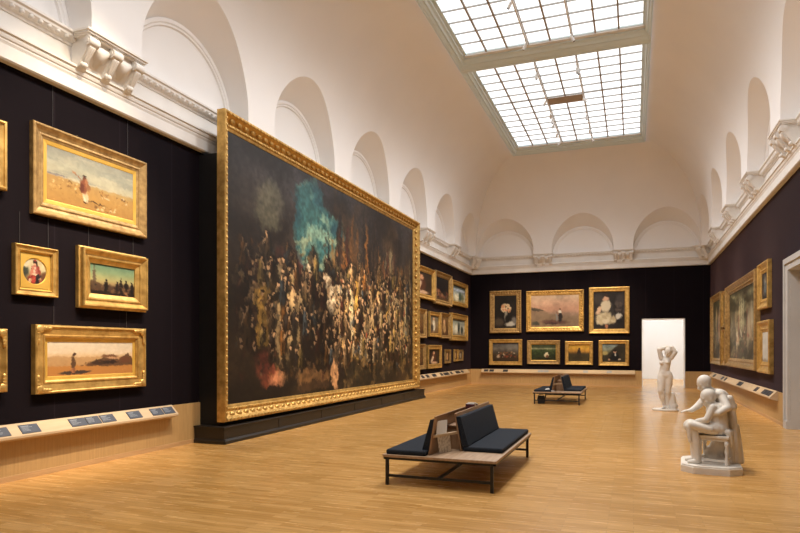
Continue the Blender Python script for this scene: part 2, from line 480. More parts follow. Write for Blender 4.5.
skylight('window_3', 2.00, 9.00, 11)

# --- lighting tracks under the glass with small spotlights
def track(x, y0, y1, label):
    t = MB(); t.box(x-.018, x+.018, y0, y1, ZT+.035, ZT+.065)
    o = t.build('lighting_track', M_track)
    tag(o, label, 'light track')
for nm, y0, y1 in (('far', 17.85, 25.1), ('middle', 9.45, 16.7), ('near', 2.4, 8.3)):
    for side, x in (('long left', -2.645), ('right', -1.50)):
        w = {'far': 'skylight with the brown hatch', 'middle': 'plain middle skylight', 'near': 'skylight above the viewer'}[nm]
        track(x, y0, y1, f"thin white light track, {'left-wall' if x < -2 else 'right-wall'} side of the {w}")

def spot_head():
    b = MB()
    b.tube((0,0,-.15), (0,0,0), .038, 14, 0)
    b.tube((0,0,-.155), (0,0,-.15), .031, 14, 1)
    return b
def aim_spot(x, y, target, power, size, label, col=(1,.83,.60), blend=.8, group='spotlights under the skylights', radius=.06):
    e_ = empty('spotlight', (x, y, ZT+.035), 0, label, 'spotlight', group)
    b = MB(); b.tube((0,0,-.10), (0,0,0), .012); b.box(-.03,.03,-.05,.05,-.012,.0); b.build('bracket', M_track, e_)
    d = (Vector(target) - Vector((x, y, ZT-.07))).normalized()
    h = spot_head().build('lamp_head', [M_track, M_black], e_)
    h.location = (0, 0, -.10); h.rotation_euler = (-d).to_track_quat('Z', 'Y').to_euler()
    ld = bpy.data.lights.new('spotlight_beam', 'SPOT'); ld.energy = power; ld.spot_size = math.radians(size); ld.spot_blend = blend
    ld.color = col; ld.shadow_soft_size = radius
    lo = bpy.data.objects.new('spotlight_beam', ld); COL.objects.link(lo); lo.parent = e_
    lo.location = (d.x*.24, d.y*.24, -.10+d.z*.24); lo.rotation_euler = d.to_track_quat('-Z', 'Y').to_euler()
WARM = (1,.80,.55); SPOT_GAIN = .72; ADDED_FLOOD = 122
LS = "left-wall track spotlight"
SPOTS = [
 (-2.645, 3.6, (XL, 5.0, 2.4), 900, 31, 'small white spotlight aimed at the ornate frame cut by the edge of view'),
 (-2.645, 5.6, (XL, 6.5, 3.6), 1150, 31, 'small white spotlight aimed at the upper desert painting'),
 (-2.645, 7.4, (XL, 7.0, 1.6), 1150, 31, 'small white spotlight aimed at the tent painting'),
 (-2.645, 9.9, (-6.7, 10.6, 2.6), 1100, 31, 'small white spotlight aimed at the left end of the huge crowd painting'),
 (-2.645, 12.1, (-6.7, 12.9, 2.6), 1000, 31, 'small white spotlight aimed left of the middle of the huge crowd painting'),
 (-2.645, 14.3, (-6.7, 15.2, 2.6), 1000, 31, 'small white spotlight aimed right of the middle of the huge crowd painting'),
 (-2.645, 16.4, (-6.7, 17.8, 2.6), 1000, 31, 'small white spotlight aimed at the right end of the huge crowd painting'),
 (-2.645, 20.4, (XL, 21.9, 2.4), 1000, 31, 'small white spotlight aimed at the framed group just past the huge painting'),
 (-2.645, 22.6, (XL, 24.4, 2.4), 1000, 31, 'small white spotlight aimed at the middle of the small framed pictures'),
 (-2.645, 24.6, (XL, 27.0, 2.4), 1000, 31, 'small white spotlight aimed at the small framed pictures by the back corner'),
 (-2.645, 23.6, (-5.5, YB, 2.4), 1000, 31, 'small white spotlight aimed at the bouquet painting'),
 (-2.645, 21.6, (-3.3, YB, 2.4), 1150, 31, 'small white spotlight aimed at the dune painting'),
 (-1.50, 23.6, (-1.0, YB, 2.4), 1000, 31, 'small white spotlight aimed at the painting of the white dress'),
 (-1.50, 24.6, (XR, 26.6, 2.2), 900, 31, 'small white spotlight aimed at the far gilt picture on the right wall'),
 (-1.50, 20.6, (XR, 22.0, 2.2), 950, 31, 'small white spotlight aimed at the large garden painting'),
 (-1.50, 16.4, (XR, 17.4, 2.2), 800, 31, 'small white spotlight aimed at the two pictures by the right door'),
 (-1.50, 9.9, (1.0, 9.7, .8), 330, 34, 'small white spotlight aimed at the seated marble group'),
 (-1.50, 18.4, (.8, 18.2, 1.0), 300, 30, 'small white spotlight aimed at the standing marble figure'),
]
for x, y, t_, p_, s_, lb in SPOTS: aim_spot(x, y, t_, p_*SPOT_GAIN, s_, lb, WARM, 1.0)
for k, y in enumerate((3.4, 6.9, 10.4, 13.6, 18.3, 22.1)):       # downlights added to fill the hall with light the glass does not give
    for x in (-2.645, -1.50):
        aim_spot(x, y, (x, y, 0), ADDED_FLOOD, 160, f"small white added fill downlight, {'first second third fourth fifth sixth'.split()[k]} pair from the viewer, {'left' if x < -2 else 'right'} track", (1,.98,.965), .88, 'added fill downlights under the skylights', .25)

# ---------------------------------------------------------------- painted canvases (pigment laid into a fine mesh)
class Art:
    def __init__(s, w, h, base=(60,50,40), seed=1):
        s.w, s.h = w, h; s.r = np.random.RandomState(seed)
        s.a = np.ones((h, w, 3))*np.array(base, float)
        s.X, s.Y = np.meshgrid((np.arange(w)+.5)/w, (np.arange(h)+.5)/h); s.asp = w/h
    def vgrad(s, stops):
        ys = [p for p, _ in stops]
        for k in range(3): s.a[..., k] = np.interp(s.Y, ys, [c[k] for _, c in stops])
        return s
    def nz(s, fx, fy):
        g = s.r.rand(int(fy)+3, int(fx)+3)
        x = s.X*fx; y = s.Y*fy; i = x.astype(int); j = y.astype(int); u = x-i; v = y-j
        u = u*u*(3-2*u); v = v*v*(3-2*v)
        return (g[j,i]*(1-u)+g[j,i+1]*u)*(1-v)+(g[j+1,i]*(1-u)+g[j+1,i+1]*u)*v
    def fb(s, fx, fy, o=4):
        t = 0; A_ = .5; n = 0
        for _ in range(o): t = t+A_*s.nz(fx, fy); n += A_; fx *= 2; fy *= 2; A_ *= .55
        return t/n
    def mix(s, mask, col):
        s.a += np.clip(mask, 0, 1)[..., None]*(np.array(col, float)-s.a); return s
    def noise(s, amp, fx, fy, o=4):
        s.a *= 1+amp*2*(s.fb(fx, fy, o)-.5)[..., None]; return s
    def cloud(s, col, fx, fy, lo, hi, amt=1, region=None):
        m = np.clip((s.fb(fx, fy)-lo)/(hi-lo), 0, 1)*amt
        if region is not None: m = m*region
        return s.mix(m, col)
    def emask(s, cx, cy, rx, ry, soft=.25, rot=0):
        dx, dy = (s.X-cx), (s.Y-cy)
        if rot:
            dx2 = dx*s.asp; c, n_ = math.cos(rot), math.sin(rot)
            dx, dy = (dx2*c+dy*n_)/s.asp, -dx2*n_+dy*c
        d = np.sqrt((dx/rx)**2+(dy/ry)**2)
        return np.clip((1+soft-d)/(2*soft), 0, 1)
    def ell(s, cx, cy, rx, ry, col, soft=.25, rot=0, amt=1): return s.mix(s.emask(cx, cy, rx, ry, soft*.6, rot)*amt, col)
    def rect(s, x0, x1, y0, y1, col, soft=.01, amt=1):
        m = np.clip((s.X-x0)/soft+.5,0,1)*np.clip((x1-s.X)/soft+.5,0,1)*np.clip((s.Y-y0)/soft+.5,0,1)*np.clip((y1-s.Y)/soft+.5,0,1)
        return s.mix(m*amt, col)
    def hill(s, pts, col, soft=.015, amt=1):
        """everything below a ridge line"""
        yy = np.interp(s.X, [p for p, _ in pts], [q for _, q in pts])
        return s.mix(np.clip((s.Y-yy)/soft+.5, 0, 1)*amt, col)
    def fig(s, cx, by, h, cloth, skin=(196,150,110), legs=None, lean=0):
        w = h/s.asp
        legs = legs or cloth
        s.ell(cx-.05*w, by-.24*h, .055*w, .25*h, legs, .3, lean); s.ell(cx+.06*w, by-.23*h, .06*w, .24*h, legs, .3, -lean)
        s.ell(cx, by-.60*h, .125*w, .23*h, cloth, .3, lean)
        s.ell(cx+.10*w, by-.60*h, .045*w, .17*h, skin, .4, lean-.25, .8)
        s.ell(cx+.02*w, by-.90*h, .06*w, .085*h, skin, .3)
        s.ell(cx+.01*w, by-.95*h, .065*w, .05*h, tuple(c*.25 for c in cloth), .4, 0, .8)
        return s
    def warp(s, amp, f):
        dx = (s.fb(f*s.asp, f, 3)-.5)*2*amp/s.asp; dy = (s.fb(f*s.asp, f, 3)-.5)*2*amp
        i = np.clip((s.Y+dy)*s.h, 0, s.h-1).astype(int); j = np.clip((s.X+dx)*s.w, 0, s.w-1).astype(int)
        s.a = s.a[i, j]; return s
    def dabs(s, n, x0, x1, y0, y1, r0, r1, cols, amt=.8, tall=1.4):
        for _ in range(n):
            r = s.r.uniform(r0, r1); c = cols[s.r.randint(len(cols))]
            s.ell(s.r.uniform(x0, x1), s.r.uniform(y0, y1), r/s.asp, r*s.r.uniform(.6, tall), c, .5, s.r.uniform(-.8, .8), amt)
        return s
    def lin(s, gain=1.):
        a = np.clip(s.a, 0, 255)/255.
        return np.where(a <= .04045, a/12.92, ((a+.055)/1.055)**2.4)*gain

CANVAS_GAIN = 0.80
def canvas_mesh(name, art, x0, x1, z0, z1, y, parent, mat=None, gain=1.):
    w, h = art.w, art.h
    if w < 200: art.warp(.028, 12); art.warp(.018, 26)
    px = np.linspace(x0, x1, w); pz = np.linspace(z1, z0, h)
    Xg, Zg = np.meshgrid(px, pz)
    vs = np.stack([Xg, np.full_like(Xg, y), Zg], -1).reshape(-1, 3)
    i, j = np.meshgrid(np.arange(w-1), np.arange(h-1)); k = (j*w+i).reshape(-1)
    fs = np.stack([k, k+w, k+w+1, k+1], -1)
    me = bpy.data.meshes.new(name); me.from_pydata(vs.tolist(), [], fs.tolist())
    col = np.ones((w*h, 4)); col[:, :3] = art.lin(CANVAS_GAIN*gain).reshape(-1, 3)
    at = me.color_attributes.new('paint', 'FLOAT_COLOR', 'POINT'); at.data.foreach_set('color', col.reshape(-1).astype(np.float32))
    me.materials.append(mat or M_canvas)
    o = bpy.data.objects.new(name, me); COL.objects.link(o); o.parent = parent
    return o

P_HOLLOW = [(0,0),(0,.82),(.05,.96),(.10,1),(.18,.98),(.24,.86),(.42,.58),(.60,.44),(.66,.46),(.70,.54),(.76,.54),(.80,.40),(.92,.34),(1,.26),(1,.14)]
P_DEEP = [(0,0),(0,.46),(.07,.50),(.10,.52),(.12,.90),(.16,1),(.24,.98),(.28,.88),(.48,.58),(.56,.58),(.60,.66),(.68,.64),(.72,.50),(.94,.34),(1,.3),(1,.16)]
P_FLAT = [(0,0),(0,.80),(.05,.95),(.14,1),(.20,.92),(.22,.76),(.74,.62),(.78,.74),(.86,.74),(.90,.56),(1,.42),(1,.2)]
P_BIG = [(0,0),(0,.86),(.03,.97),(.09,1),(.16,.97),(.19,.88),(.30,.62),(.46,.36),(.60,.24),(.64,.24),(.67,.29),(.73,.31),(.79,.28),(.82,.18),(.93,.14),(1,.10),(1,.02)]
WALLS = {'L': (lambda a, o: (XL+o, a), PI/2), 'B': (lambda a, o: (a, YB-o), 0.), 'R': (lambda a, o: (XR-o, a), -PI/2)}
def frame_sweep(b, w, h, fw, dep, prof, mi=0):
    vs = []
    for u, t in prof:
        i = u*fw
        vs += [(-w/2+i, -t*dep, i), (w/2-i, -t*dep, i), (w/2-i, -t*dep, h-i), (-w/2+i, -t*dep, h-i)]
    b.add(vs, [(j*4+k, j*4+(k+1) % 4, (j+1)*4+(k+1) % 4, (j+1)*4+k) for j in range(len(prof)-1) for k in range(4)], mi)
def frame_beads(b, w, h, ins, y, pitch, r, mi=0, nu=6, nv=4):
    for L_, fn in ((w-2*ins, lambda t: (-w/2+ins+t, ins)), (w-2*ins, lambda t: (-w/2+ins+t, h-ins)), (h-2*ins, lambda t: (-w/2+ins, ins+t)), (h-2*ins, lambda t: (w/2-ins, ins+t))):
        n = max(2, round(L_/pitch))
        for k in range(n+1):
            x, z = fn(L_*k/n); b.ell((x, y, z), r, nu, nv, mi)
def painting(name, label, wall, a0, a1, z0, z1, fw, dep, prof, art, off=.004, group=None, mats=None, slip=0, wires=False, beads=None,
             roundel=False, corners=False, wire_top=None, gain=1., plaque=False, cat='framed painting'):
    pos, rz = WALLS[wall]
    D_ = {'L': -XL, 'B': YB, 'R': XR}[wall]; k_ = 1. if off > .1 else (D_-off-dep*.9)/(D_-.06)
    a0, a1, z0, z1 = a0*k_, a1*k_, 1.65+(z0-1.65)*k_, 1.65+(z1-1.65)*k_      # the face of the frame is nearer than the wall
    a, w, h = (a0+a1)/2, abs(a1-a0), z1-z0
    x, y = pos(a, off)
    e_ = empty(name, (x, y, z0), rz, label, cat, group)
    m = mats or M_gold
    b = MB(); frame_sweep(b, w, h, fw, dep, prof)
    if beads:
        for ins, ht, pitch, r in beads: frame_beads(b, w, h, ins, -ht*dep, pitch, r)
    b.build('frame', m, e_)
    cw = fw+slip; yc = -dep*(.18 if off < .1 else .05)
    if slip:
        b = MB(); frame_sweep(b, w-2*fw+.004, h-2*fw+.004, slip, dep, [(0,.20),(0,.30),(.85,.24),(1,.21),(1,.15)])
        s_ = b.build('slip', M_gold_bright, e_); s_.location = (0, 0, fw-.002)
    if roundel:
        R_ = min(w, h)/2-cw-.03; b = MB(); n = 48; vs = []
        for k in range(n):
            t = 2*PI*k/n; c, s_ = math.cos(t), math.sin(t); q = max(abs(c), abs(s_))
            W_, H_ = w/2-cw+.003, h/2-cw+.003
            vs += [(c/q*W_, yc-.012, h/2+s_/q*H_), (c*R_, yc-.012, h/2+s_*R_), (c*(R_-.008), yc-.001, h/2+s_*(R_-.008))]
        b.add(vs, [(k*3+j, ((k+1) % n)*3+j, ((k+1) % n)*3+j+1, k*3+j+1) for k in range(n) for j in range(2)])
        b.build('roundel_mount', M_gold_bright, e_)
    if corners:
        for sx in (-1, 1):
            for sz in (0, 1):
                b = MB(); cx, cz = sx*(w/2-fw*.36), fw*.36 if sz == 0 else h-fw*.36
                dz = 1 if sz == 0 else -1
                b.ell((cx, -dep*.90, cz), (fw*.34, dep*.2, fw*.34), 10, 6)
                for q in (.55, .95, 1.35):
                    b.ell((cx-sx*q*fw*.62, -dep*.88, cz-dz*.10*fw), (fw*.26, dep*.17, fw*(.24-.07*q)), 8, 5)
                    b.ell((cx+sx*.10*fw, -dep*.88, cz+dz*q*fw*.62), (fw*(.24-.07*q), dep*.17, fw*.26), 8, 5)
                b.build('corner_ornament', m, e_)
    if wires:
        for s_ in (-.33, .33):
            b = MB(); b.tube((s_*w, -.006, h-.03), (s_*w, -.006, (wire_top or ZC0-.005)-z0), .0022, 5); b.build('hanging_wire', M_wire, e_)
    if plaque:
        b = MB(); b.box(-.05, .05, -dep*.62, -dep*.5, fw*.3, fw*.62); b.build('title_plate', M_gold_bright, e_)
    canvas_mesh('canvas', art, -w/2+cw-.006, w/2-cw+.006, cw-.006, h-cw+.006, yc, e_, gain=gain)
    return e_

# --- near left wall
A = Art(150, 84, seed=3).vgrad([(0,(150,150,138)),(.25,(168,168,150)),(.42,(180,176,152)),(.52,(186,178,150)),(.54,(178,150,98)),(.75,(184,148,84)),(1,(166,124,64))])
A.cloud((126,130,126), 3, 9, .45, .75, .6, (A.Y < .5)); A.cloud((198,190,164), 4, 12, .5, .8, .6, (A.Y < .52)); A.hill([(0,.5),(.2,.53),(.25,.56),(1,.60)], (176,132,72), .01, .5)
A.ell(.10,.50,.10,.018,(128,124,124),.5); A.noise(.07, 30, 14)
A.dabs(26, .02, .35, .55, .72, .008, .03, [(120,84,48),(206,168,104),(232,206,150)], .7, .7); A.dabs(20, .55, 1, .58, .70, .01, .03, [(96,66,40),(226,206,170),(140,96,54)], .8, .9)
A.dabs(16, .5, .78, .84, .95, .012, .035, [(96,74,48),(226,202,150),(120,84,44)], .8, .6); A.dabs(60, 0, 1, .62, 1, .006, .02, [(150,98,40),(214,164,92)], .5, .5)
A.ell(.50,.83,.13,.012,(78,52,30),.5,.02)
for cx_, cy_, rx_, ry_, c_, so_, ro_ in ((.40,.77,.019,.075,(228,210,176),.3,0),(.425,.78,.017,.075,(206,186,152),.3,0),(.40,.855,.022,.014,(70,44,26),.4,0),(.41,.69,.03,.09,(210,186,146),.3,0),(.40,.555,.044,.14,(134,76,48),.3,0),
      (.372,.60,.026,.085,(104,54,36),.4,0),(.445,.55,.016,.09,(146,98,62),.4,-.2),(.425,.50,.014,.09,(166,110,74),.5,0),(.40,.395,.021,.04,(104,62,42),.3,0),(.40,.365,.026,.022,(58,40,34),.3,0),(.325,.405,.06,.012,(150,104,72),.4,.62),(.285,.36,.016,.024,(176,132,96),.4,0)): A.ell(cx_, cy_, rx_, ry_, c_, so_, ro_)
painting('framed_painting', 'large gilt-framed desert scene with a standing figure in red-brown, topmost of the near left wall', 'L', 5.80, 7.79, 3.40, 4.60, .185, .08, P_HOLLOW, A, slip=.055, wires=True, mats=M_gold_dark, gain=1.0)

A = Art(110, 110, seed=5).vgrad([(0,(176,160,122)),(.45,(196,182,144)),(.60,(150,124,84)),(1,(70,48,32))])
A.ell(.17,.50,.12,.16,(58,62,52),.5); A.ell(.20,.28,.14,.12,(212,200,168),.5); A.ell(.80,.36,.12,.10,(206,190,150),.5); A.ell(.84,.66,.12,.16,(96,62,40),.5); A.noise(.14, 14, 14)
A.ell(.40,.76,.13,.17,(120,34,26),.3,.2); A.ell(.62,.72,.13,.16,(34,30,30),.3); A.ell(.72,.78,.06,.12,(150,92,66),.4); A.ell(.47,.70,.07,.16,(166,60,46),.35,.2); A.ell(.34,.80,.05,.10,(196,160,120),.5,.4)
A.ell(.52,.46,.13,.15,(168,96,84),.3); A.ell(.49,.46,.05,.09,(222,186,160),.4); A.ell(.40,.50,.05,.15,(190,120,96),.4,.35); A.ell(.65,.48,.045,.15,(140,60,50),.4,-.3); A.ell(.50,.58,.09,.03,(226,190,160),.4,.2)
A.ell(.51,.275,.055,.07,(206,156,128),.25); A.ell(.51,.22,.075,.05,(48,28,24),.3); A.ell(.57,.29,.03,.08,(54,30,26),.4); A.ell(.51,.185,.06,.02,(150,60,46),.4)
A.dabs(40,.3,.75,.35,.9,.008,.02,[(206,150,110),(110,34,28),(30,26,26),(226,206,170)],.6,2)
painting('framed_painting', 'small square gilt frame with a round figure picture, left of the dusk picture', 'L', 5.55, 6.17, 2.335, 2.98, .085, .075, P_FLAT, A, slip=.022, roundel=True, wires=True, wire_top=3.39)

A = Art(90, 64, seed=6).vgrad([(0,(96,128,104)),(.25,(128,150,112)),(.5,(172,164,110)),(.62,(160,136,92)),(.70,(74,54,38)),(1,(40,26,18))])
A.noise(.1, 8, 5); A.rect(.085,.145,.25,.8,(104,88,66),.02); A.rect(.10,.13,.1,.3,(112,98,74),.02); A.rect(.07,.155,.24,.28,(92,80,60),.02); A.ell(.115,.11,.012,.07,(80,72,54),.3)
A.hill([(0,.62),(.05,.55),(.2,.60),(.3,.70),(.45,.66),(1,.66)], (82,60,42), .03, .8); A.hill([(0,.86),(.5,.88),(1,.84)], (34,22,16), .04)
for x, t in ((.36,.26),(.60,.22),(.68,.28),(.80,.30),(.93,.24)): A.fig(x, .94, t+.22, (24,17,13), (46,30,22))
A.rect(.685,.695,.36,.62,(50,40,30),.01); A.dabs(40, 0, 1, .62, .95, .015, .05, [(96,66,44),(22,15,12),(126,92,60),(60,36,24)], .6); A.dabs(8, .55, .85, .84, .98, .02, .05, [(170,120,80),(128,90,60)], .6)
painting('framed_painting', 'deep gilt frame with dark figures and a tower against a green dusk sky', 'L', 6.545, 7.83, 2.235, 3.11, .215, .13, P_DEEP, A, wires=True, wire_top=3.39)

A = Art(150, 66, seed=8).vgrad([(0,(214,200,176)),(.3,(220,198,168)),(.44,(214,180,136)),(.47,(190,152,102)),(.7,(180,130,74)),(1,(162,108,54))])
A.cloud((230,214,190), 4, 6, .5, .8, .5, A.Y < .45); A.hill([(0,.46),(.12,.42),(.3,.45),(1,.5)], (186,148,104), .02, .7); A.noise(.06, 26, 12)
A.dabs(40, .36, 1, .55, .72, .02, .05, [(74,50,34),(120,82,52),(52,36,26)], .7, .8)
A.hill([(0,2),(.40,2),(.42,.66),(.52,.58),(.60,.52),(.70,.36),(.78,.44),(.82,.54),(.88,.42),(.94,.34),(.99,.5),(1,.6)], (92,64,44), .02, .9*(1))
A.hill([(0,.70),(.4,.71),(.7,.74),(1,.72)], (184,126,66), .03); A.ell(.70,.44,.10,.06,(120,84,58),.4); A.ell(.68,.62,.12,.05,(48,34,28),.4); A.ell(.90,.55,.07,.1,(104,66,44),.5); A.ell(.56,.62,.07,.07,(66,46,34),.4); A.ell(.74,.49,.09,.025,(190,146,108),.4)
A.dabs(50, 0, 1, .55, 1, .006, .02, [(144,90,38),(206,152,90)], .5, .5); A.ell(.30,.90,.17,.055,(70,56,48),.25,-.05); A.ell(.27,.86,.02,.06,(160,96,62),.4)
A.ell(.28,.62,.026,.19,(92,66,46),.25); A.ell(.275,.84,.012,.07,(164,112,76),.3); A.ell(.29,.83,.012,.08,(140,90,60),.3); A.ell(.285,.37,.014,.055,(72,44,32),.3)
painting('framed_painting', 'wide gilt-framed desert scene with dark tents and one figure, lowest of the near left wall', 'L', 5.83, 7.77, 1.06, 1.97, .175, .09, P_FLAT, A, slip=.05, corners=True, wires=True, wire_top=2.225, mats=M_gold)

A = Art(40, 40, seed=9, base=(150,110,50)).noise(.3, 8, 8)
painting('framed_painting', 'plain gilt frame cut off by the left edge of view, upper one', 'L', 4.15, 5.45, 3.60, 4.45, .20, .09, P_FLAT, A, wires=True)
A = Art(40, 40, seed=10, base=(70,58,44)).noise(.4, 8, 8)
painting('framed_painting', 'ornate carved gilt frame cut off by the left edge of view, beside the tent painting', 'L', 4.30, 5.45, 1.12, 1.90, .16, .10, P_HOLLOW, A, corners=True, wires=True, wire_top=3.59)

# --- the huge canvas: a plain crowded procession in the same colours
A = Art(460, 250, seed=21, base=(44,35,28))
A.vgrad([(0,(52,48,50)),(.25,(46,40,36)),(.5,(38,29,22)),(.8,(44,32,20)),(1,(38,30,22))]); A.noise(.5, 16, 8, 5)
A.cloud((70,52,34), 10, 6, .5, .75, .8, A.X > .42); A.cloud((22,17,15), 7, 6, .45, .7, .85)
A.mix(np.clip((A.emask(.15,.19,.06,.12,.5)+1.4*(A.fb(9,7)-.5)-.5)*2.5,0,1)*.65, (92,90,72))
sky = np.clip((A.emask(.30,.24,.06,.26,.4)+A.emask(.385,.30,.085,.20,.4)+1.3*(A.fb(10,8)-.5)-.42)*4, 0, 1)
A.mix(sky, (50,90,90)); A.cloud((112,140,122), 16, 16, .52, .66, .9, sky); A.cloud((34,66,76), 9, 14, .5, .7, .8, sky); A.cloud((160,160,122), 20, 22, .6, .7, .6, sky*(A.Y > .25))
for x, y0, y1, w_ in ((.395,.22,.62,.006),(.455,.10,.62,.014),(.53,.16,.66,.018),(.60,.05,.5,.012),(.67,.10,.5,.016),(.86,.1,.45,.014)):   # dark shafts
    A.ell(x, (y0+y1)/2, w_, (y1-y0)/2, (30,26,25), .2, .02, .9); A.ell(x-w_*.5, (y0+y1)/2, w_*.2, (y1-y0)/2.3, (74,58,44), .5, .02, .6)
for k in range(60):                                     # hangings and banners
    x = A.r.uniform(.36, .99); c = [(110,72,36),(66,50,36),(140,92,44),(34,28,24),(88,62,40),(60,30,24),(120,104,76)][k % 7]
    A.ell(x, A.r.uniform(.26,.50), A.r.uniform(.003,.012), A.r.uniform(.05,.18), c, .25, A.r.uniform(-.10,.10), .65)
for x, h_ in ((.385,.12),(.405,.17),(.425,.14),(.445,.19),(.475,.15),(.49,.18)): A.ell(x, .50, .007, h_, (156,96,44), .3, 0, .8); A.ell(x+.008, .52, .003, h_*.8, (56,36,24), .3, 0, .8)
A.ell(.205,.52,.08,.14,(50,24,22),.25,.35,.85); A.ell(.25,.50,.025,.12,(84,36,30),.4,.2,.7); A.ell(.74,.42,.03,.12,(104,66,40),.2,0,.8); A.ell(.74,.43,.02,.09,(140,98,58),.4,0,.6)
cols = [(190,148,100),(160,116,68),(104,68,42),(206,176,130),(76,48,32),(150,98,46),(92,46,34),(66,54,46),(196,160,90),(118,92,64),(84,92,96)]
def lit(x): return math.exp(-((x-.56)/.15)**2)+.6*math.exp(-((x-.83)/.14)**2)+.5*math.exp(-((x-.20)/.13)**2)
def man(cx, by, h, cloth, skin):
    w_ = h/A.asp; L = A.r.uniform(-.14, .14); c = np.array(cloth, float); s_ = np.array(skin, float)
    A.ell(cx+.05*w_, by-.45*h, .20*w_, .50*h, tuple(c*.22), .3, L, .75)                       # gap of shade round the body
    for sx in (-1, 1):
        A.ell(cx+sx*.075*w_, by-.25*h, .055*w_, .25*h, tuple(c*(.92 if sx < 0 else .66)), .18, L*.5-sx*.05)
    A.ell(cx, by-.57*h, .125*w_, .20*h, tuple(c*.9), .16, L); A.ell(cx-.04*w_, by-.60*h, .055*w_, .15*h, tuple(np.minimum(c*1.18, 240)), .35, L, .8); A.ell(cx+.07*w_, by-.56*h, .04*w_, .17*h, tuple(c*.5), .4, L, .7)
    A.ell(cx+A.r.choice([-1,1])*.15*w_, by-.60*h, .035*w_, .16*h, tuple(s_*.9), .25, A.r.uniform(-.7,.7), .85)
    A.ell(cx+L*.25*w_, by-.76*h, .04*w_, .05*h, tuple(s_*.8), .2)
    A.ell(cx+L*.35*w_, by-.86*h, .058*w_, .078*h, tuple(s_), .16); A.ell(cx+L*.35*w_+.03*w_, by-.85*h, .026*w_, .06*h, tuple(s_*.55), .3, 0, .7)
    A.ell(cx+L*.35*w_+.01*w_, by-.925*h, .065*w_, .04*h, tuple(c*.2), .25, 0, .9)
for by, hh, nn, br_ in ((.52,.17,40,.55),(.61,.20,40,.72),(.70,.24,38,.88),(.79,.28,34,1.0),(.86,.32,24,1.05)):
    for k in range(nn):
        x = .03+.95*(k+A.r.uniform(.1,.9))/nn; l_ = lit(x)
        if A.r.rand() > .42+.6*l_: continue
        c = np.array(cols[A.r.randint(len(cols))])*(.30+.80*l_)*br_; s_ = np.array((222,178,128))*(.38+.70*l_)*br_
        man(x, by+A.r.uniform(-.04,.04), hh*A.r.uniform(.8,1.12), np.clip(c,0,235), np.clip(s_,0,240))
for k in range(16):                                      # lighter figures in the front rank
    x = (.47,.50,.535,.57,.605,.66,.70,.735,.78,.82,.855,.90,.94,.115,.19,.235)[k]; l_ = lit(x)
    c = np.array([(222,184,128),(206,164,104),(216,190,140),(196,150,70),(170,140,96)][k % 5])*(.55+.48*min(1, l_))
    man(x, .80+.05*math.sin(k*1.9), .34+.03*math.sin(k*2.7), np.clip(c,0,240), np.clip(c*1.05,0,240))
for x, y, r in ((.385,.47,.035),(.425,.53,.045),(.41,.58,.035),(.445,.50,.03),(.61,.44,.03),(.30,.44,.02)): A.ell(x, y, r*.6, r, (214,192,156), .3, A.r.uniform(-.6,.6), .9); A.ell(x+.012, y+.012, r*.25, r*.6, (120,96,70), .4, .3, .8)
A.ell(.385,.74,.045,.14,(17,13,12),.3,.1,.92); A.ell(.30,.80,.03,.15,(20,14,12),.3,0,.85); A.ell(.665,.80,.022,.13,(24,20,18),.3,0,.88); A.ell(.45,.86,.03,.10,(34,24,20),.3,.1,.85)
A.cloud((176,138,66), 40, 16, .45, .66, .95, A.emask(.57,.88,.09,.05,.4)); A.cloud((120,94,54), 40, 16, .5, .7, .8, (A.Y > .86)*(A.X > .48)); A.cloud((40,34,24), 30, 14, .5, .7, .8, (A.Y > .84)*(A.X > .5))
A.rect(.25,.40,.885,.94,(112,80,48),.012,.85); A.rect(.25,.40,.94,.985,(66,46,30),.012,.85)
A.ell(.135,.90,.05,.05,(126,62,44),.3,.3,.8); A.ell(.17,.92,.035,.03,(190,130,90),.4,-.3,.8); A.ell(.12,.84,.03,.05,(74,34,28),.4,0,.8); A.ell(.425,.90,.022,.09,(196,146,100),.2,-.25,.95); A.ell(.44,.81,.012,.05,(216,184,146),.2,.2,.95)
A.dabs(450, .45, .98, .40, .90, .003, .010, cols+[(30,22,18),(20,15,13),(24,18,15)], .6, 2.6); A.dabs(420, .03, .45, .36, .92, .003, .010, [tuple(q*.55 for q in c) for c in cols]+[(30,22,18),(20,15,13),(84,46,32)], .6, 2.2)
for _ in range(260):
    x = .42+.56*A.r.rand(); A.ell(x, A.r.uniform(.42,.82), A.r.uniform(.001,.003), A.r.uniform(.008,.03), [(226,192,140),(206,166,100),(160,70,46),(96,110,112),(236,214,170),(30,22,18)][_ % 6], .4, A.r.uniform(-.4,.4), .8)
for _ in range(30):
    x = .55+.43*A.r.rand(); A.ell(x, A.r.uniform(.34,.50), .0012, A.r.uniform(.06,.14), [(150,120,76),(40,32,26),(110,84,54)][_ % 3], .4, A.r.uniform(-.12,.12), .7)
A.warp(.022, 22); A.warp(.012, 60)
for k in range(150):                                     # small crisp faces and bodies threaded through the crowd
    x = A.r.uniform(.04, .98); y = A.r.uniform(.44, .90); l_ = lit(x); h_ = A.r.uniform(.08, .20)*(.7+.5*(y-.4))
    if A.r.rand() > .5+.5*l_: continue
    c = np.array(cols[A.r.randint(len(cols))])*(.42+.7*l_)*A.r.uniform(.5, 1.1)
    man(x, y, h_, np.clip(c,0,235), np.clip(np.array((226,180,132))*(.45+.6*l_),0,240))
for _ in range(160):
    x = A.r.uniform(.04, .98); y = A.r.uniform(.42, .80); l_ = lit(x)
    A.ell(x, y, .0045, .011, tuple(np.clip(np.array((224,176,128))*(.45+.55*l_),0,240)), .2); A.ell(x+.001, y-.010, .005, .006, (30,22,18), .3)
A.warp(.010, 70)
A.mix(np.clip((.16-A.X)/.2,0,1)*.6*(A.fb(5,5)+.3), (20,15,13)); A.noise(.28, 110, 60, 2)
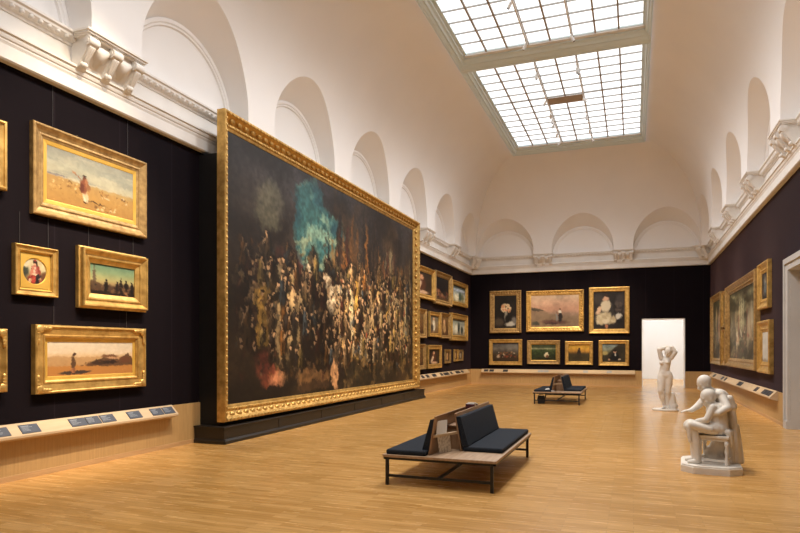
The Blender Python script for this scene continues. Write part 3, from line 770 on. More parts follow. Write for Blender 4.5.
big = painting('monumental_painting', 'huge gilt-framed dark crowd painting standing on a black plinth along the left wall', 'L', 9.05, 19.60, .366, 5.86, .285, .18, P_BIG, A, off=.44,
   beads=[(.045,.99,.11,(.03,.012,.03)),(.112,.46,.215,(.085,.034,.060)),(.208,.31,.10,(.030,.010,.030))], cat='painting', gain=1.22)
b = MB(); b.box(XL+.001, XL+.435, 9.12, 19.55, .30, 5.12)
tag(b.build('display_partition', M_dark), 'black freestanding partition behind the huge crowd painting', 'partition')
pl = MB(); pl.box(XL+.031, -6.62, 8.95, 19.92, .0, .27); pl.box(XL+.031, -6.60, 8.93, 19.94, .27, .299)
po = tag(pl.build('display_plinth', M_plinth, bevel=.006), 'long low dark wooden plinth under the huge crowd painting', 'plinth')
pm = MB(); pm.prism([(-6.62,0),(-6.585,0),(-6.585,.05),(-6.60,.075),(-6.62,.085)], 8.93, 19.94, 'y'); pm.prism([(8.95,0),(8.92,0),(8.92,.05),(8.935,.075),(8.95,.085)], XL+.046, -6.585, 'x')
pm.build('plinth_moulding', M_plinth, po)
for k in range(1, 6):
    q = MB(); q.box(-6.621, -6.612, 8.95+1.8*k-.035, 8.95+1.8*k+.035, .085, .27); q.build('joint_cover', M_black, po)

# --- left wall beyond the huge canvas
def small_art(seed, kind, w=44, h=44):
    A = Art(w, h, seed=seed)
    if kind == 'dark_figure':
        A.a[:] = (44,32,26); A.noise(.4,6,6); A.ell(.5,.6,.22,.32,(78,46,34),.4); A.ell(.38,.66,.09,.26,(206,176,146),.4,.5); A.ell(.52,.25,.10,.11,(190,140,106),.4); A.ell(.55,.9,.28,.08,(196,160,130),.5)
    elif kind == 'dark_room':
        A.a[:] = (26,22,26); A.noise(.3,6,6); A.ell(.5,.36,.3,.22,(16,15,22),.4); A.dabs(30,.1,.9,.6,.85,.03,.09,[(206,180,150),(150,110,80),(110,60,46),(60,46,40)],.8); A.rect(0,1,.88,1,(84,60,40),.06)
    elif kind == 'snow':
        A.vgrad([(0,(60,70,66)),(.3,(110,124,132)),(.5,(176,184,180)),(.75,(190,184,160)),(1,(150,138,100))]); A.ell(.5,.27,.45,.09,(170,184,206),.3); A.ell(.6,.62,.10,.26,(70,92,84),.4); A.ell(.35,.7,.14,.2,(214,210,190),.5); A.ell(.78,.66,.09,.22,(108,116,92),.5); A.noise(.25,10,10)
    elif kind == 'pale_figure':
        A.vgrad([(0,(96,92,84)),(.5,(128,110,84)),(1,(104,76,48))]); A.ell(.5,.55,.15,.33,(206,196,176),.4); A.ell(.5,.2,.08,.09,(180,140,110),.4); A.ell(.3,.7,.14,.2,(70,62,56),.5); A.noise(.25,8,8)
    elif kind == 'winter':
        A.vgrad([(0,(116,128,124)),(.4,(176,180,168)),(.7,(200,196,176)),(1,(120,110,88))]); A.ell(.55,.55,.07,.32,(44,56,60),.4); A.ell(.35,.6,.10,.26,(214,214,200),.5); A.ell(.78,.66,.08,.22,(60,70,70),.4); A.noise(.22,10,10)
    else:
        A.vgrad([(0,(120,92,56)),(.6,(96,66,38)),(1,(66,42,26))]); A.ell(.5,.6,.2,.28,(186,150,104),.4); A.ell(.5,.3,.12,.13,(206,164,124),.4); A.noise(.3,8,8)
    return A
G = 'small gilt-framed pictures past the huge canvas'
LF = [
 (20.2,23.08,3.51,4.70,.19,.13,P_HOLLOW,'dark_figure','gilt-framed dark figure with a pale drape, top row half hidden by the huge frame'),
 (23.16,25.48,3.44,4.75,.20,.15,P_HOLLOW,'dark_room','gilt-framed dark interior with a pale lower strip, middle of the far top row'),
 (25.56,28.16,3.555,4.63,.18,.12,P_FLAT,'snow','gilt-framed bluish snowy scene in the top row by the back corner'),
 (20.2,22.03,2.055,3.12,.16,.12,P_HOLLOW,'warm','gilt-framed brown picture, middle row, half hidden by the huge frame'),
 (22.40,23.83,2.125,3.09,.14,.10,P_FLAT,'pale_figure','upright gilt frame with a pale standing figure, second in the far middle row'),
 (23.90,25.29,2.085,3.125,.14,.12,P_HOLLOW,'warm','narrow upright gilt frame with a warm brown figure, third in the far middle row'),
 (25.44,28.16,2.015,3.20,.24,.14,P_FLAT,'winter','broad gilt frame with a pale winter picture, middle row by the back corner'),
 (20.2,21.91,.90,1.835,.15,.10,P_HOLLOW,'warm','low gilt-framed picture cut by the huge frame above the pale rail'),
 (22.21,23.97,.90,1.805,.17,.10,P_FLAT,'dark_figure','low upright gilt frame with a dark figure over a pale ground'),
 (24.47,25.29,1.06,1.64,.09,.07,P_FLAT,'warm','tiny upright gilt frame standing alone in the far bottom row'),
 (25.84,26.47,1.115,1.64,.08,.06,P_FLAT,'warm','tiny gilt frame, first of a touching pair in the far bottom row'),
 (26.59,27.33,1.125,1.615,.08,.06,P_FLAT,'pale_figure','tiny gilt frame, second of a touching pair nearest the back corner'),
]
for k, (a0,a1,z0,z1,fw,dp,pr,kd,lb) in enumerate(LF):
    painting('framed_painting', lb, 'L', a0, a1, z0, z1, fw, dp, pr, small_art(40+k, kd), group=G, mats=[M_gold, M_gold_dark][k % 2])

# --- back wall
GB = 'gilt-framed paintings on the back wall'
A = Art(56, 76, seed=60, base=(26,21,18)).noise(.4,6,8)
A.ell(.2,.80,.22,.12,(76,66,56),.5); A.ell(.72,.86,.24,.07,(186,180,170),.5,-.15); A.ell(.9,.74,.1,.1,(110,104,100),.5); A.ell(.52,.62,.06,.16,(150,142,128),.4); A.ell(.60,.7,.11,.12,(14,12,12),.5)
for x, y, r in ((.52,.40,.10),(.40,.43,.09),(.64,.40,.09),(.47,.31,.07),(.60,.31,.07),(.38,.34,.06),(.66,.47,.06)): A.ell(x, y, r*1.2, r*.95, (222,196,160) if r > .06 else (206,150,112), .4); A.ell(x+.01, y+.01, r*.4, r*.35, (196,140,96), .6)
A.dabs(14,.35,.7,.28,.5,.01,.03,[(236,222,200),(206,120,90),(60,64,44)],.7)
painting('framed_painting', 'upright gilt frame with a white bouquet in a vase on black', 'B', -6.355, -4.87, 2.395, 4.38, .23, .10, P_HOLLOW, A, group=GB, beads=[(.05,1.,.09,(.035,.02,.03)),(.13,.6,.12,(.04,.02,.04))], mats=M_gold_dark)
A = Art(100, 66, seed=61).vgrad([(0,(196,172,148)),(.25,(198,160,136)),(.45,(184,140,118)),(.58,(150,122,106)),(.72,(138,116,96)),(1,(150,120,88))])
A.cloud((206,186,160),4,5,.5,.8,.6,A.Y<.3); A.hill([(0,.36),(.12,.40),(.22,.44),(.3,.52),(.45,.60),(.6,.64),(1,.66)], (124,104,84), .05, .75); A.ell(.08,.45,.12,.03,(70,62,54),.5,.2); A.ell(.15,.44,.14,.02,(82,70,58),.5,.25); A.ell(.1,.88,.08,.06,(70,66,56),.5)
A.ell(.5,.84,.26,.06,(96,66,58),.5,.03); A.ell(.42,.88,.14,.03,(70,46,44),.5); A.noise(.14,14,10); A.fig(.545,.82,.30,(136,132,128),(150,110,90)); A.ell(.615,.70,.036,.14,(32,26,28),.3); A.ell(.61,.53,.03,.045,(226,220,206),.3); A.ell(.61,.45,.016,.03,(110,76,60),.3)
painting('framed_painting', 'large wide gilt frame with two figures on dunes under a pink sky', 'B', -4.64, -2.08, 2.44, 4.32, .22, .11, P_HOLLOW, A, group=GB, beads=[(.05,1.,.09,(.035,.02,.03)),(.12,.6,.12,(.04,.02,.035))], mats=M_gold)
A = Art(64, 76, seed=62, base=(34,28,27)).noise(.35,7,8)
A.ell(.85,.25,.13,.18,(58,52,52),.5); A.ell(.2,.2,.2,.14,(56,48,44),.5)
A.ell(.36,.70,.28,.16,(198,184,154),.4,-.15); A.ell(.22,.80,.12,.08,(186,172,142),.5); A.ell(.55,.74,.17,.11,(206,192,160),.4,.3); A.dabs(40,.12,.66,.58,.86,.02,.05,[(222,210,184),(170,154,124),(196,180,148)],.6)
A.ell(.40,.38,.17,.16,(206,194,170),.3); A.ell(.40,.19,.10,.05,(206,164,138),.4); A.ell(.40,.10,.06,.05,(60,38,28),.4); A.ell(.17,.50,.07,.12,(214,180,152),.4,.5); A.ell(.60,.5,.05,.16,(48,44,44),.5)
A.ell(.80,.66,.10,.08,(206,200,190),.4); A.ell(.84,.80,.08,.06,(20,18,20),.4); A.ell(.42,.93,.05,.05,(176,120,90),.5); A.dabs(20,.7,1,.3,.55,.02,.05,[(92,78,72),(60,54,56)],.6)
painting('framed_painting', 'tall gilt frame with a white-dressed figure, largest of the upper right of the back wall', 'B', -1.86, -.16, 2.335, 4.385, .20, .10, P_FLAT, A, group=GB, mats=M_gold)
A = Art(72, 52, seed=63).vgrad([(0,(66,64,64)),(.3,(112,106,98)),(.5,(84,76,66)),(.7,(62,48,34)),(1,(44,34,24))]); A.noise(.3,8,6)
A.dabs(50,.15,.85,.50,.78,.02,.06,[(150,76,50),(196,150,110),(110,84,60),(60,42,32),(206,186,160)],.75); A.ell(.5,.86,.4,.06,(66,50,36),.5); A.ell(.7,.2,.25,.12,(130,126,120),.6,0,.6)
painting('framed_painting', 'gilt frame with a stormy crowd scene under the bouquet painting', 'B', -6.38, -4.83, .905, 2.105, .17, .10, P_FLAT, A, group=GB, mats=M_gold)
A = Art(72, 52, seed=64).vgrad([(0,(60,66,44)),(.2,(70,78,50)),(.28,(150,150,120)),(.34,(66,80,46)),(.6,(44,56,28)),(1,(40,40,22))]); A.noise(.35,10,8)
A.dabs(40,0,1,.35,.9,.02,.05,[(40,56,24),(84,92,44),(28,32,18)],.5); A.ell(.62,.68,.09,.13,(220,206,170),.3); A.ell(.65,.76,.05,.10,(120,80,56),.4); A.ell(.62,.56,.05,.05,(236,222,190),.4); A.ell(.68,.88,.1,.03,(24,24,16),.5)
painting('framed_painting', 'gilt frame with a small white figure in a dark green meadow', 'B', -4.60, -3.12, .955, 2.045, .17, .09, P_FLAT, A, group=GB, mats=M_gold_dark, slip=.02)
A = Art(64, 48, seed=65).vgrad([(0,(176,128,40)),(.2,(206,160,62)),(.38,(190,138,56)),(.5,(120,86,40)),(.6,(62,50,28)),(1,(66,56,30))]); A.noise(.25,8,6)
A.ell(.5,.55,.09,.26,(38,28,22),.35); A.ell(.45,.80,.22,.10,(34,28,20),.5); A.ell(.52,.26,.04,.06,(52,36,28),.4); A.hill([(0,.5),(.3,.54),(.7,.5),(1,.54)],(64,56,32),.06,.5)
painting('framed_painting', 'smallest back-wall gilt frame, dark figure against a yellow sunset', 'B', -2.895, -1.69, .945, 2.0, .15, .09, P_FLAT, A, group=GB, mats=M_gold, plaque=True)
A = Art(72, 56, seed=66).vgrad([(0,(120,140,146)),(.3,(140,146,130)),(.5,(96,90,58)),(1,(44,38,26))]); A.hill([(0,.62),(.3,.5),(.55,.2),(.7,.05),(1,.0)],(56,50,36),.08); A.noise(.25,8,7); A.ell(.12,.5,.14,.1,(176,160,104),.6)
A.ell(.55,.70,.16,.22,(18,17,19),.3); A.ell(.42,.78,.12,.08,(20,18,20),.4); A.ell(.55,.44,.055,.09,(206,160,130),.3); A.ell(.55,.37,.06,.05,(30,22,20),.4); A.ell(.56,.60,.03,.08,(206,202,192),.4); A.ell(.30,.84,.05,.04,(190,150,120),.4); A.ell(.74,.84,.06,.04,(200,180,160),.4)
painting('framed_painting', 'gilt frame with a black-clothed sitter outdoors, nearest the bright doorway', 'B', -1.45, -.18, .915, 2.035, .16, .10, P_FLAT, A, group=GB, mats=M_gold, plaque=True)

# --- right wall
GR = 'gilt-framed paintings on the right wall'
def foliage(seed, w, h, pale):
    A = Art(w, h, seed=seed).vgrad([(0,(62,58,42)),(.2,(84,76,54)),(.55,(110,100,76)),(.8,(100,88,68)),(1,(70,58,42))]); A.noise(.5,7,10,5)
    A.cloud((176,170,130), 5, 12, .5, .75, .8*pale); A.cloud((50,50,36), 6, 9, .5, .75, .8)
    for k in range(int(10*pale)): A.ell(A.r.uniform(.2,.85), A.r.uniform(.3,.7), A.r.uniform(.02,.05), A.r.uniform(.10,.26), [(196,186,150),(186,160,126),(206,196,166),(160,110,86)][k % 4], .6, A.r.uniform(-.1,.1), .7)
    A.dabs(60, 0, 1, .55, .95, .008, .03, [(170,120,96),(206,180,150),(110,120,84),(150,84,66)], .6); return A
painting('framed_painting', 'tall gilt-framed garden scene, farthest on the right wall', 'R', 25.30, 28.40, 1.05, 3.77, .24, .12, P_HOLLOW, foliage(70,60,60,.8), group=GR, mats=M_gold_dark)
A = foliage(71, 40, 50, .5)
painting('framed_painting', 'narrow gilt frame beside the large garden painting, upper of two', 'R', 24.10, 25.02, 2.42, 3.68, .14, .09, P_HOLLOW, A, group=GR, mats=M_gold)
A = Art(40, 48, seed=72, base=(150,110,66)).noise(.3,6,6); A.ell(.5,.3,.3,.14,(36,24,20),.4)
painting('framed_painting', 'narrow gilt frame beside the large garden painting, lower of two', 'R', 24.10, 25.02, 1.08, 2.34, .14, .09, P_HOLLOW, A, group=GR, mats=M_gold)
A = foliage(73, 110, 70, 1.)
for x in (.42,.47,.55,.5): A.ell(x,.35,.012,.26,(206,198,160),.6,0,.8)
A.dabs(16,.3,.7,.6,.78,.01,.04,[(226,214,190),(196,120,100),(206,190,150)],.8,2)
painting('framed_painting', 'largest gilt frame of the right wall, a pale tall garden scene', 'R', 18.45, 24.02, 1.075, 3.755, .27, .15, P_HOLLOW, A, group=GR, mats=M_gold_dark)
A = Art(44, 52, seed=74, base=(40,40,42)).noise(.5,6,8); A.ell(.45,.5,.16,.36,(92,104,112),.5); A.ell(.5,.3,.1,.1,(150,140,120),.5); A.dabs(20,.1,.9,.1,.9,.02,.06,[(62,72,80),(110,90,70),(24,24,28)],.6)
painting('framed_painting', 'deep gilt frame with a dark blue-grey picture, upper one by the right door', 'R', 16.75, 18.08, 2.64, 3.78, .25, .10, P_HOLLOW, A, group=GR, mats=M_gold)
A = Art(44, 48, seed=75, base=(196,194,188)).noise(.08,5,6); A.ell(.85,.5,.2,.8,(170,164,156),.6); A.rect(0,1,.9,1,(150,138,122),.04)
painting('framed_painting', 'deep gilt frame with an almost white picture, lower one by the right door', 'R', 16.60, 18.10, 1.06, 2.345, .27, .11, P_HOLLOW, A, group=GR, mats=M_gold)

# ---------------------------------------------------------------- caption rails and cards
def rail(name, wall, a0, a1, label):
    pos, rz = WALLS[wall]
    x, y = pos((a0+a1)/2, .031)
    w = a1-a0
    o = MB(); o.prism([(0,.50),(0,.715),(-.025,.715),(-.16,.575),(-.16,.545),(-.145,.535),(-.03,.505)], -w/2, w/2, 'x')
    r = o.build(name, M_rail, bevel=.003); r.location = (x, y, 0); r.rotation_euler = (0, 0, rz)
    return tag(r, label, 'caption rail')
def card(wall, a0, a1, mat, label, group, t0=.18, t1=.88, lines=0):
    pos, rz = WALLS[wall]; x, y = pos((a0+a1)/2, .031); w = abs(a1-a0)
    P0, P1 = Vector((0,-.025,.715)), Vector((0,-.16,.575)); d = P1-P0; nrm = Vector((0, d.z, -d.y)).normalized()
    if nrm.z < 0: nrm = -nrm
    c = P0 + d*((t0+t1)/2) + nrm*.0042; L_ = d.length*(t1-t0)
    X_ = Vector((1,0,0)); Y_ = -d.normalized()
    M = Matrix((X_, Y_, nrm)).transposed().to_4x4()
    b = MB(); b.box(-w/2, w/2, -L_/2, L_/2, -.004, .004, 0, M)
    o = b.build('caption_card', mat)
    o.location = (x, y, 0); o.rotation_euler = (0, 0, rz)
    o.data.transform(Matrix.Translation(c))
    tag(o, label, 'caption card', group)
    if lines:
        q = MB(); r_ = random.Random(int(a0*1000))
        for k in range(lines):
            ww = w*r_.uniform(.3,.62) if k else w*.42
            yy = L_/2 - L_*(.20+.13*k)
            hh = .004 if k == 0 else .0024
            q.box(-w*.42, -w*.42+ww, yy-hh, yy+hh, .0042, .0048, 0, M)
        t = q.build('print', M_print, o); t.data.transform(Matrix.Translation(c))
    return o
rail('caption_rail', 'L', 3.0, 8.36, 'pale oak caption rail low on the near left wall')
ordn = ['first','second','third','fourth','fifth','sixth','seventh','eighth','ninth','tenth','eleventh','twelfth']
near = [(8.07,8.31),(7.80,8.05),(7.32,7.58),(6.81,7.06),(6.56,6.79),(6.29,6.55),(5.56,5.82),(5.18,5.41)]
for k, (a, c_) in enumerate(near):
    card('L', a, c_, M_card, f"slate-blue printed caption card, {ordn[k]} on the near left rail counting from the huge painting", 'slate-blue caption cards on the near left rail', lines=5)
rail('caption_rail', 'L', 20.1, 28.0, 'pale caption rail on the left wall past the huge painting')
for k, (a, c_) in enumerate([(26.72,27.05),(25.78,26.45),(24.98,25.25),(23.98,24.72),(23.53,23.84),(22.49,22.95),(21.73,22.05),(21.2,21.46)]):
    card('L', a, c_, M_card_dark, f"black caption card, {ordn[k]} on the far left rail counting from the back corner", 'black caption cards on the far left rail')
rail('caption_rail', 'B', -6.72, .06, 'long pale caption rail below the back wall paintings')
for k, (a, c_, m_) in enumerate([(-6.60,-6.40,M_card_dark),(-6.34,-6.13,M_card_dark),(-5.70,-5.47,M_card_dark),(-4.09,-3.84,M_card_grey),(-3.82,-3.62,M_card_grey),(-2.1,-1.9,M_card_grey),(-1.1,-.9,M_card_grey)]):
    card('B', a, c_, m_, f"{'black' if m_ is M_card_dark else 'pale grey'} caption card, {ordn[k]} on the back wall rail counting from the left corner", 'caption cards on the back wall rail')
rail('caption_rail', 'R', 15.75, 27.6, 'pale oak caption rail low on the right wall')
for k, (a, c_) in enumerate([(15.95,16.25),(16.28,16.58),(16.61,16.92),(17.55,17.9),(19.95,20.3),(20.34,20.66),(23.15,23.5),(23.9,24.3),(26.1,26.6)]):
    card('R', a, c_, M_card_dark, f"black caption card, {ordn[k]} on the right wall rail counting from the door", 'black caption cards on the right rail')

# ---------------------------------------------------------------- corbels under the vault piers
def corbel(loc, rz, label, w=1.0, nvol=3):
    e_ = empty('carved_corbel', loc, rz, label, 'corbel', 'carved white corbels under the vault piers'); e_.scale = (1, .86, .88)
    b = MB()
    for (hw, d, z0, z1) in ((w/2+.05,.53,.585,.625),(w/2+.035,.505,.555,.587),(w/2+.02,.475,.53,.557)): b.box(-hw, hw, -d, .0, z0, z1)
    b.build('abacus', M_cornice, e_, .006)
    b = MB(); b.prism([(0,.532),(-.40,.532),(-.395,.45),(-.36,.36),(-.28,.26),(-.19,.16),(-.15,.07),(-.12,0),(0,0)], -w/2+.03, w/2-.03, 'x', smooth=False)
    b.build('bracket_block', M_cornice, e_, .008)
    xs = [(-w/2+.085)+(w-.17)*k/(nvol-1) for k in range(nvol)] if nvol > 1 else [0]
    for x in xs:
        v = MB(); r = .075
        v.prism([(-.37,.53),(-.45,.53),(-.47,.46),(-.44,.38),(-.37,.29),(-.29,.19),(-.24,.10),(-.17,.05),(-.12,.08),(-.2,.2),(-.3,.4)], x-.065, x+.065, 'x')
        v.tube((x-.085,-.435,.455), (x+.085,-.435,.455), r, 14); v.tube((x-.095,-.435,.455), (x+.095,-.435,.455), r*.5, 10)
        for sx in (-.032, 0, .032): v.cap((x+sx,-.435,.37), (x+sx*.7,-.30,.17), .026, .016, 8)
        v.ell((x,-.265,.135), (.06,.05,.055), 10, 6)
        v.build('volute', M_cornice, e_)
    for k in range(nvol-1):
        xm = (xs[k]+xs[k+1])/2; hw = (xs[k+1]-xs[k])/2-.055
        s_ = MB()
        def swag(u, t):
            x = (u*2-1)
            dropp = .27*(1-x*x*.75)+.03*abs(math.sin(x*PI*2.5))
            z = .47 - t*dropp; d = .40+.05*math.sin(PI*min(1, t*1.05))*(1-.5*x*x)-.17*t*t
            return (xm+x*hw, -d, z)
        s_.grid(swag, 10, 6, flip=True); s_.build('swag', M_cornice, e_)
    return e_
ZB = 5.425
corbel((XL+.004, 6.84, ZB), PI/2, 'largest carved white corbel, above the upper desert painting')
corbel((XL+.004, 21.42, ZB), PI/2, 'carved white corbel just past the top corner of the huge frame', .96)
corbel((XL+.004, 25.06, ZB), PI/2, 'carved white corbel on the left cornice, second past the huge frame', .96)
corbel((-3.845, YB-.004, ZB), 0, 'carved white corbel on the back cornice above the bouquet and dune paintings', .82)
corbel((-.415, YB-.004, ZB), 0, 'carved white corbel on the back cornice above the painting of the white dress', .82)
corbel((XR-.004, 13.97, ZB), -PI/2, 'carved white corbel cut by the right edge of view', .96)
corbel((XR-.004, 17.61, ZB), -PI/2, 'carved white corbel on the right cornice, second from the edge of view', .96)
corbel((XR-.004, 21.26, ZB), -PI/2, 'carved white corbel on the right cornice, third from the edge of view', .96)
corbel((XR-.004, 24.90, ZB), -PI/2, 'smallest straight corbel on the right cornice, next to the corner one', .96)
corbel((XL+.20, YB-.20, ZB), PI/4, 'carved white corner corbel where left and back cornices meet', .52, 1)
corbel((XR-.20, YB-.20, ZB), -PI/4, 'carved white corner corbel where right and back cornices meet', .52, 1)

# ---------------------------------------------------------------- double bench with back-to-back seats
def cushion(b, x0, x1, y0, y1, z0, z1, M=None):
    b.box(x0, x1, y0, y1, z0, z1, 0, M)
def bench(loc, label):
    e_ = empty('gallery_bench', loc, 0, label, 'bench', 'double benches on the parquet')
    hx, hy = .70, 1.29; zt = .37
    b = MB(); b.box(-hx, hx, -hy, hy, zt-.032, zt); b.build('table_board', M_bench_wood, e_, .004)
    b = MB()
    for y in (-hy+.02, hy-.05): b.box(-hx+.01, hx-.01, y, y+.03, zt-.06, zt-.032)
    for x in (-hx+.01, hx-.04): b.box(x, x+.03, -hy+.02, hy-.02, zt-.06, zt-.032)
    b.build('steel_frame', M_black, e_)
    for sx in (-1, 1):
        for sy in (-1, 1):
            b = MB(); x, y = sx*(hx-.055), sy*(hy-.03); b.box(x-.018, x+.018, y-.018, y+.018, 0, zt-.06); b.build('leg', M_black, e_)
    for sy in (-1, 1):
        b = MB(); y = sy*(hy-.03); b.box(-hx+.073, hx-.073, y-.013, y+.013, .10, .13); b.build('stretcher', M_black, e_)
    b = MB(); b.box(-.016, .016, -hy+.043, hy-.043, .10, .13); b.build('stretcher', M_black, e_)
    # leaning boards, the two sides set off lengthways from each other
    for s, y0, y1 in ((-1, -1.18, .74), (1, -.74, 1.18)):
        xb, xt = s*.15, s*.07
        b = MB(); th = .018*s
        b.prism([(xb, zt), (xb-th, zt), (xt-th, .84), (xt, .84)] if s > 0 else [(xb, zt), (xb-th, zt), (xt-th, .84), (xt, .84)], y0, y1, 'y')
        pb = b.build('back_board', M_panel_wood, e_)
        c0, c1 = (y0+.03, y1-.0) if s < 0 else (y0+.0, y1-.03)
        b = MB()
        b.prism([(xb+s*.004, zt+.062), (xb+s*.085, zt+.062), (xt+s*.062, .80), (xt+s*.004, .80)], c0, c1, 'y')
        bc = b.build('back_cushion', M_fabric, e_, .018, 3)
        b = MB()
        xa, xz = s*.158, s*.665
        sy0, sy1 = (-hy+.03, .74) if s < 0 else (-.74, hy-.03)
        b.box(min(xa,xz), max(xa,xz), sy0, sy1, zt, zt+.060)
        b.build('seat_cushion', M_fabric, e_, .02, 3)
    # shelf between the boards and end lips holding the leaflets
    b = MB(); b.box(-.085, .085, -.62, .62, .66, .675); b.build('book_shelf', M_panel_wood, e_)
    for y in (-.60, .585): b = MB(); b.prism([(-.135,zt),(.135,zt),(.09,.655),(-.09,.655)], y, y+.015, 'y'); b.build('end_panel', M_panel_wood, e_)
    for s in (1, -1):
        b = MB(); b.bar((-s*.085, -s*1.16, .60), (s*.085, -s*.70, .60), .035, .03); b.build('leaflet_lip', M_rail, e_)
    return e_
bench((-2.16, 8.27, 0), 'near dark-cushioned double bench with leaflet holder in the middle of the floor')
bench((-2.14, 20.12, 0), 'far dark-cushioned double bench standing before the back wall')

def slab(name, corners, th, mat, label, cat, group=None):
    """thin sheet from 4 corner points, thickened"""
    c = [Vector(p) for p in corners]; n_ = (c[1]-c[0]).cross(c[3]-c[0]).normalized()*th
    b = MB(); b.add([*c, *[p+n_ for p in c]], [(0,3,2,1),(4,5,6,7),(0,1,5,4),(1,2,6,5),(2,3,7,6),(3,0,4,7)])
    return tag(b.build(name, mat), label, cat, group)
def bk(x, y, z): return (-2.16+x, 8.27+y, z)
def lf(t, back, z):      # along the slanted lip, set back from it
    return bk(-.085+.17*t - .0, -1.16+.46*t + back, z)
slab('leaflet', [lf(.12,.10,.372), lf(.62,.10,.372), lf(.60,.045,.585), lf(.10,.045,.585)], .006, M_paper, 'large pale leaflet standing on the near bench table', 'leaflet')
slab('leaflet', [lf(.10,.0,.617), lf(.52,.0,.617), lf(.50,.05,.775), lf(.08,.05,.775)], .005, M_paper_w, 'printed white leaflet on top of the bench holder lip', 'leaflet')
for k, (y, m_, lb, hh, w_) in enumerate(((.28, M_book_red, 'dark red book wedged between the near bench backs', .20, .05), (.37, M_book_cream, 'cream book wedged between two darker books on the near bench', .21, .03), (.46, M_book_black, 'black book wedged at the far end of the near bench shelf', .19, .05))):
    o = empty('book', (-2.16, 8.27+y, .675), 0, lb, 'book', 'books between the near bench backs')
    b = MB(); b.box(-.062, .062, -w_/2, w_/2, 0, hh); b.build('cover', m_, o, .003)
    b = MB(); b.box(-.056, .056, -w_/2+.005, w_/2-.005, hh, hh+.003); b.build('pages', M_paper_w, o)
# things left on and under the far bench
e_ = empty('shoulder_bag', (-2.62, 19.10, 0), .2, 'small black bag on the floor under the far bench', 'bag')
b = MB(); b.prism([(-.10,0),(.10,0),(.115,.14),(.09,.235),(-.09,.235),(-.115,.14)], -.07, .07, 'y'); b.build('bag_body', M_bag, e_, .02, 3)
b = MB()
pts = [(.075*math.cos(t), 0, .228+.05*math.sin(t)) for t in [PI*k/8 for k in range(9)]]
for p, q in zip(pts, pts[1:]): b.tube(p, q, .009, 6)
b.build('handle', M_bag, e_)
b = MB(); b.ell((0,0,.05), (.075,.06,.045), 12, 8); b.ell((.07,.03,.035), (.05,.05,.035), 10, 6); b.ell((.03,-.03,.075), (.04,.035,.03), 10, 6); b.ell((.13,-.01,.02), (.09,.06,.018), 10, 6)
o = tag(b.build('crumpled_cloth', M_paper_w), 'small crumpled white cloth on the far bench table', 'cloth'); o.location = (-2.42, 19.0, .372)

# ---------------------------------------------------------------- marble sculpture
def sculpt(name, b, mat, parent, voxel=.012, smooth=3):
    o = b.build('tmp_'+name, mat)
    r = o.modifiers.new('r', 'REMESH'); r.mode = 'VOXEL'; r.voxel_size = voxel; r.use_smooth_shade = True
    s = o.modifiers.new('s', 'SMOOTH'); s.iterations = smooth; s.factor = .5
    dg = bpy.context.evaluated_depsgraph_get(); dg.update()
    me = bpy.data.meshes.new_from_object(o.evaluated_get(dg)); me.name = name
    old = o.data; bpy.data.objects.remove(o); bpy.data.meshes.remove(old)
    me.materials.clear(); me.materials.append(mat)
    me.polygons.foreach_set('use_smooth', [True]*len(me.polygons))
    n = bpy.data.objects.new(name, me); COL.objects.link(n); n.parent = parent
    return n
def R3(ax, ay, az): return (Matrix.Rotation(az,3,'Z') @ Matrix.Rotation(ay,3,'Y') @ Matrix.Rotation(ax,3,'X'))
def hand(b, wrist, d, palm_n, L_=.17, curl=.5, s=1):
    """palm and five fingers; d points along the hand, palm_n out of the palm"""
    w = Vector(wrist); d = Vector(d).normalized(); n_ = Vector(palm_n).normalized(); a = d.cross(n_).normalized(); n_ = a.cross(d).normalized()
    b.cap(w, w+d*L_*.22, L_*.15, L_*.17)
    for k, (o_, ln) in enumerate(((-.30,.40),(-.10,.47),(.10,.44),(.30,.34))):
        p0 = w + d*L_*.18 + a*o_*L_*.40; p1 = w + d*L_*.52 + a*o_*L_*.58
        p2 = p1 + (d*math.cos(curl*.7)+n_*math.sin(curl*.7))*ln*L_*.55; p3 = p2 + (d*math.cos(curl*1.5)+n_*math.sin(curl*1.5))*ln*L_*.5
        b.cap(p0, p1, L_*.085, L_*.075); b.cap(p1, p2, L_*.072, L_*.062); b.cap(p2, p3, L_*.062, L_*.05)
    t0 = w + d*L_*.12 - a*s*L_*.14; t1 = t0 + (d*.6-a*s*.7+n_*.2)*L_*.24; t2 = t1 + (d*.9-a*s*.2+n_*.3)*L_*.22
    b.cap(t0, t1, L_*.09, L_*.07); b.cap(t1, t2, L_*.068, L_*.052)
